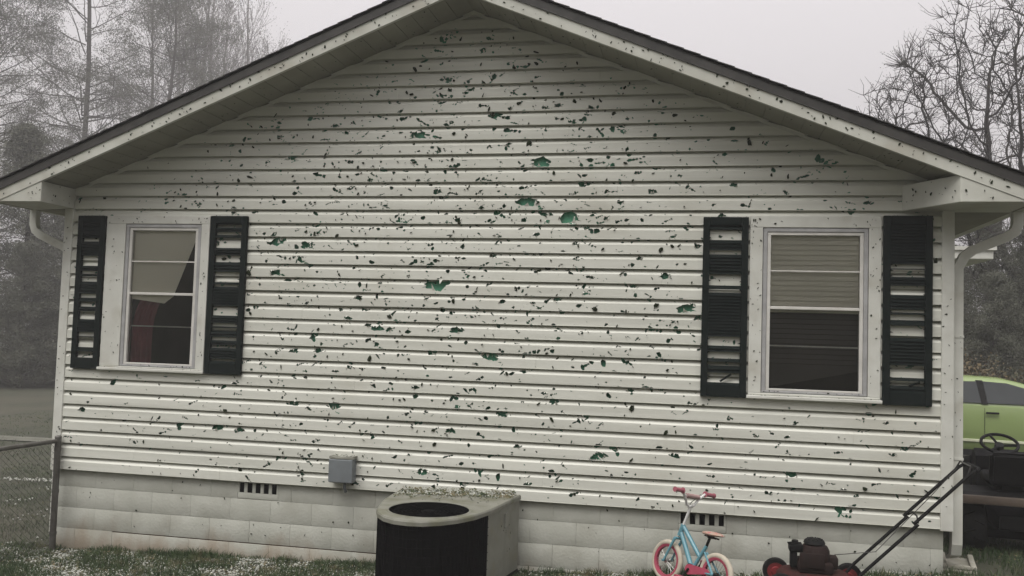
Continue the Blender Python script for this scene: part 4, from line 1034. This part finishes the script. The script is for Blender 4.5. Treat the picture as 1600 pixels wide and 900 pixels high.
def poplar(h, seed):                                  # narrow, bare, upswept branches
    random.seed(seed); w, l = MB(), MB()
    tp = [Vector((.12 * math.sin(i + seed), .12 * math.cos(i * 1.3), h * i / 8 - .3)) for i in range(9)]
    w.tube(tp, [.20 * (1 - .11 * i) for i in range(9)], 7)
    for i in range(46):
        t = uni(.2, .97); a = uni(0, 2 * math.pi); d = Vector((math.cos(a) * .42, math.sin(a) * .42, 1)); tips = []
        limb(w, tips, tp[0].lerp(tp[-1], t), d, (1 - t) * 4 + 1.2, .05 * (1.2 - t), 2, .42, .10, 3, 3, .62, .12, .012, 4)
        for p, q in tips:
            if rnd() < .75: leaf_cluster(l, p, .5, 9, .045, 1.6, 1.6)
    return w, l
def oak(seed):              # rounded crown grown towards points spread through its volume, so limbs kink and fork like an old tree's
    import numpy as np
    random.seed(seed); g = np.random.default_rng(seed); w, l = MB(), MB()
    at = []
    while len(at) < 2600:
        p = g.uniform(-1, 1, 3); q = float(np.linalg.norm(p))
        if q > 1 or g.random() > .25 + .75 * q: continue
        lump = 1 + .16 * noise.noise((p[0] * 2.2, p[1] * 2.2, p[2] * 2.2 + seed))
        at.append((p[0] * 4.7 * lump, p[1] * 4.4 * lump, 7.4 + p[2] * 4.3 * lump))
    at = np.array(at); nodes = [(0, 0, -.3)]; par = [-1]
    for i in range(9): nodes.append((.10 * math.sin(i * .9), .08 * math.cos(i), .25 * (i + 1) + .2)); par.append(i)
    step = .27
    for it in range(70):
        N = np.array(nodes); d = np.linalg.norm(at[:, None, :] - N[None], axis=2); near = d.argmin(1); dm = d.min(1)
        at = at[dm > .42]; near = near[dm > .42]; dm = dm[dm > .42]
        if not len(at): break
        ok = dm < 5.5; grew = False
        for k in np.unique(near[ok]):
            v = at[ok][near[ok] == k] - N[k]; v = (v / np.linalg.norm(v, axis=1)[:, None]).sum(0); v = v / (np.linalg.norm(v) + 1e-6) + g.normal(0, .17, 3); v /= np.linalg.norm(v)
            q = N[k] + v * step
            nodes.append(tuple(q)); par.append(int(k)); grew = True
        if not grew: break
    n = len(nodes); kids = [[] for _ in range(n)]
    for i, p in enumerate(par):
        if p >= 0: kids[p].append(i)
    rad = [0.0] * n
    for i in range(n - 1, -1, -1):
        rad[i] = .012 if not kids[i] else sum(rad[k] ** 2.35 for k in kids[i]) ** (1 / 2.35)
    stack = [(0, None)]
    while stack:                                    # chains of nodes become tapering tubes
        i, p = stack.pop(); ch = [i] if p is None else [p, i]
        while kids[ch[-1]]:
            ks = sorted(kids[ch[-1]], key=lambda k: -rad[k])
            for k in ks[1:]: stack.append((k, ch[-1]))
            ch.append(ks[0])
        if len(ch) > 1: w.tube([nodes[k] for k in ch], [max(.009, rad[k]) if k != p else max(.009, rad[ch[1]]) for k in ch], 6 if rad[ch[-1 if len(ch) < 3 else 1]] > .04 else 4, cap=False)
    for i in range(n):
        if rad[i] > .032 or i < 12: continue
        q = Vector(nodes[i]); dr = (q - Vector(nodes[par[i]])).normalized()
        for _ in range(3 if kids[i] else 7):
            e = q + dr * uni(.05, .45) + Vector((uni(-.32, .32), uni(-.32, .32), uni(-.22, .36)))
            w.tube([q, q.lerp(e, .5) + Vector((uni(-.06, .06), uni(-.06, .06), uni(-.06, .06))), e], [.009, .007, .004], 3, cap=False)
            if rnd() < .5: leaf_cluster(l, e, .12, 2, .026)
    return w, l
def bush(h, seed, r):
    random.seed(seed); w, l = MB(), MB()
    for i in range(26):
        a = uni(0, 2 * math.pi); e = Vector((math.cos(a) * r * uni(.2, 1), math.sin(a) * r * uni(.2, 1), h * uni(.4, 1)))
        w.tube([(0, 0, -.2), e * .5 + Vector((0, 0, .1)), e], [.03, .02, .006], 4, cap=False)
        for q in range(7): leaf_cluster(l, e * uni(.35, 1.05), .38, 40, .05)
    return w, l
finish_tree('pine1', 'pine_tree', *pine(25, 11), M['bark'], M['needle'])
finish_tree('pine2', 'pine_tree', *pine(17, 5), M['bark'], M['needle'])
finish_tree('cedar1', 'cedar_tree', *cedar(9, 3), M['bark'], M['needle'])
finish_tree('cedar2', 'cedar_tree', *cedar(11, 8, 3.0), M['bark'], M['needle'])
finish_tree('poplar1', 'poplar_tree', *poplar(23, 2), M['twig'], M['twig'])
finish_tree('poplar2', 'poplar_tree', *poplar(20, 9), M['twig'], M['twig'])
finish_tree('oak', 'oak_tree', *oak(21), M['barkwet'], M['oakleaf'])
finish_tree('bush', 'brown_shrub', *bush(2.4, 4, 1.3), M['twig'], M['brownleaf'])
random.seed(99)
def P3(x, y): return (x, y, gz(x, y) - .1)
K = 1.6
def PF(x, y): x = 6.08 + (x - 6.08) * K; y = -7.76 + (y + 7.76) * K; return (x, y, gz(x, y) - .1)     # the row of trees across the field
plant('pine1', PF(-19.6, 25.5), .3, 1.0 * K, 'tall fog-pale pine with a straight trunk above the left eave', 'pines in the fog')
plant('pine2', PF(-18.6, 19.5), 1.3, .92 * K, 'dense shorter pine at the far left edge of the fog', 'pines in the fog')
plant('pine2', PF(-15.8, 25.8), 3.0, 1.0 * K, 'broad pine just right of the tallest foggy pine', 'pines in the fog')
K = 1.15
for i, (x, y) in enumerate([(-20.5, 16.0), (-18.6, 14.2), (-17.4, 16.8), (-16.0, 14.9), (-15.0, 17.2), (-13.6, 15.6), (-14.0, 19.5), (-12.2, 18.0), (-11.6, 21.0), (-22.5, 19.5), (-17.0, 21.5), (-12.5, 23.5), (-19.5, 12.5), (-22.5, 14.0), (-25, 17), (-15.2, 13.4), (-17.2, 12.4), (-12.4, 16.6)]):
    plant('cedar1' if i % 2 else 'cedar2', PF(x, y), i * 1.7, uni(.72, .92) * (.72 if i in (5, 7, 8, 11, 15, 17) else 1.3 if i in (0, 9, 12, 13, 14) else 1), 'dark cedar in the foggy row behind the fence', 'cedars behind the field')
K = 1.6
plant('poplar2', PF(-19.7, 30.3), .5, .90 * K, 'single thin bare tree between the pine and the poplar clump', 'bare poplars')
for i, (x, y, s) in enumerate([(-23.5, 38.6, 1.0), (-23.4, 41.0, 1.06), (-20.9, 39.0, .97), (-21.8, 43.1, 1.05), (-21.4, 45.6, .98), (-22.4, 40.2, 1.02), (-20.2, 43.5, .92)]):
    plant('poplar1' if i % 2 else 'poplar2', PF(x, y), i * 2.1, s * K, 'thin bare poplar in the foggy clump above the left roof slope', 'bare poplars')
plant('oak', P3(14.6, 18.3), .8, 1.0, 'nearly bare dark oak with twisting limbs above the right eave', None)
for i, (x, y, s) in enumerate([(13.0, 15.2, .42), (14.0, 15.8, .46), (15.1, 15.4, .40), (12.2, 16.0, .42), (16.2, 16.2, .5), (13.6, 17.6, .5), (15.6, 20.0, .55), (17.6, 18.0, .52), (19.4, 19.5, .6), (12.6, 21.0, .52), (18.0, 26.3, .7), (21, 27, .8), (15.0, 26.5, .62)]):
    plant('cedar2' if i % 2 else 'cedar1', P3(x, y), i * 1.3, s, 'dark evergreen behind the green car', 'evergreens behind the car')
for i, (x, y, s) in enumerate([(11.9, 13.4, .82), (12.8, 13.2, .72), (13.9, 13.6, .66), (11.2, 13.8, .75)]):
    plant('bush', P3(x, y), i * 1.1, s, 'brown-leaved shrub behind the green car', 'brown shrubs behind the car')

# ------------------------------------------------------------------ grass, hail, shredded leaves
random.seed(31)
def blocked(x, y):
    return (3.6 < x < 4.62 and -1.4 < y < 0) or (.03 < x < 8.08 and y > .02) or (8.05 < x < 8.6 and .12 < y < .52)
gr = MB()
def blades(n, xr, yr, hmin, hmax, w, thresh=-.25):
    for _ in range(n):
        x, y = uni(*xr), uni(*yr)
        if blocked(x, y): continue
        d = noise.noise((x * 1.6, y * 2.2, 7)) + .5 * noise.noise((x * 5, y * 5, 3))
        if d < thresh + uni(-.25, .25): continue
        z = gz(x, y) - .004; h = uni(hmin, hmax) * (1 + max(0, d) * .8); a = uni(0, 6.28); b = uni(.2, .9) * h; c = uni(0, 6.28)
        ux, uy = math.cos(a) * w, math.sin(a) * w; bx_, by_ = math.cos(c) * b, math.sin(c) * b
        gr.add([(x - ux, y - uy, z), (x + ux, y + uy, z), (x + bx_ * .35 + ux * .7, y + by_ * .35 + uy * .7, z + h * .6), (x + bx_ * .35 - ux * .7, y + by_ * .35 - uy * .7, z + h * .6), (x + bx_, y + by_, z + h)],
               [(0, 1, 2, 3), (3, 2, 4)])
blades(44000, (-.9, 4.7), (-1.4, .02), .02, .055, .0026)
blades(7000, (-.5, 8.2), (-.10, .022), .03, .08, .0026, -.05)
blades(9000, (4.6, 8.3), (-.7, .02), .02, .05, .0026)
blades(14000, (-4.2, .0), (-.6, 4.5), .015, .04, .003, -.3)
blades(7000, (8.1, 9.8), (-.4, 2.4), .03, .07, .003, -.3)
blades(9000, (-10, -1.5), (4, 13), .015, .04, .006, -.3)
tag(gr.build('grass', M['grass'], auto=False), 'patchy short green grass along the foundation and lawn', 'grass', kind='stuff')
ha = MB(); bmh = bmesh.new(); bmesh.ops.create_icosphere(bmh, subdivisions=1, radius=1); bmh.verts.index_update()
HV = [v.co.copy() for v in bmh.verts]; HF = [tuple(v.index for v in f_.verts) for f_ in bmh.faces]; bmh.free()
def stone(x, y, z, r):
    ha.add([(x + p.x * r * uni(.8, 1.2), y + p.y * r * uni(.8, 1.2), z + p.z * r * .75) for p in HV], HF)
for _ in range(24000):
    x, y = uni(-.6, 8.3), uni(-1.2, .02)
    if blocked(x, y): continue
    d = noise.noise((x * 1.6, y * 2.2, 7)) + .5 * noise.noise((x * 5, y * 5, 3)) + .6 * noise.noise((x * .9, y * 3, 19))
    if d > .2 + uni(-.95, .8): continue
    r = uni(.004, .0105); stone(x, y, gz(x, y) + r * .5, r)
def acback(x): return -.285 + (x - 3.60) / 1.04 * .215          # rear edge of the condenser cover
for _ in range(1000):
    x = uni(3.64, 4.60); d = abs(random.gauss(0, .055)); y = acback(x) - .01 - d
    r = uni(.005, .011); pile = .034 * math.exp(-(d / .06) ** 2) * (.6 + .7 * noise.noise((x * 9, 3, 1)))
    stone(x, y, ZT + r * .6 + max(0, pile) * rnd(), r)
for _ in range(260):                                  # thin hail drifts out on the lawn
    t = rnd(); x = -3.6 + 2.3 * t; y = 3.5 + .25 * t + random.gauss(0, .05); r = uni(.006, .014); stone(x, y, gz(x, y) + r * .5 + .02, r)
for _ in range(700):
    x, y = uni(-4, 0), uni(-.3, 3.2); 
    if noise.noise((x * 1.2, y * 1.2, 40)) < .12: continue
    r = uni(.006, .012); stone(x, y, gz(x, y) + r, r)
tag(ha.build('hailstones', M['hail'], auto=False, smooth=True), 'melting white hailstones scattered in the grass and along the wall', 'hail', kind='stuff')
lb = MB()
for _ in range(13000):
    x, y = uni(-.8, 8.6), uni(-1.1, .02)
    if blocked(x, y): continue
    flake(lb, (x, y, gz(x, y) + uni(.004, .02)), uni(.006, .018), (uni(-.5, .5), uni(-.5, .5), 1), 0)
for _ in range(900):
    x = uni(3.64, 4.60); d = abs(random.gauss(0, .10)); y = acback(x) - d; flake(lb, (x, y - .01, ZT + .006 + uni(.0, .04) * math.exp(-(d / .08) ** 2)), uni(.007, .017), (uni(-.6, .6), uni(-.8, .2), 1), 0)
for _ in range(500):
    x, y = uni(8.2, 9.8), uni(-.3, 2.2); flake(lb, (x, y, gz(x, y) + .02), uni(.008, .02), (uni(-.5, .5), uni(-.5, .5), 1), 0)
lm_ = mat('leaf_litter', (.05, .068, .028), (.17, .14, .08), 9, .8, c3=(.03, .045, .018), scale3=14, lo3=.5, hi3=.6)
tag(lb.build('leaf_litter', lm_, auto=False), 'shredded green and brown leaf bits strewn over the ground', 'leaf litter', kind='stuff')

# ------------------------------------------------------------------ fog
hz = MB().box((-136, -96, -3), (136, 136, 50)).build('haze', [bpy.data.materials.new('fog')])
hz['kind'] = 'stuff'
hm = hz.data.materials[0]; hm.use_nodes = True; t = hm.node_tree; t.nodes.clear()
o = t.nodes.new('ShaderNodeOutputMaterial'); v = t.nodes.new('ShaderNodeVolumePrincipled')
v.inputs['Color'].default_value = (.99, .98, .985, 1); v.inputs['Density'].default_value = HAZE_DENSITY; v.inputs['Anisotropy'].default_value = .2
t.links.new(v.outputs[0], o.inputs['Volume'])
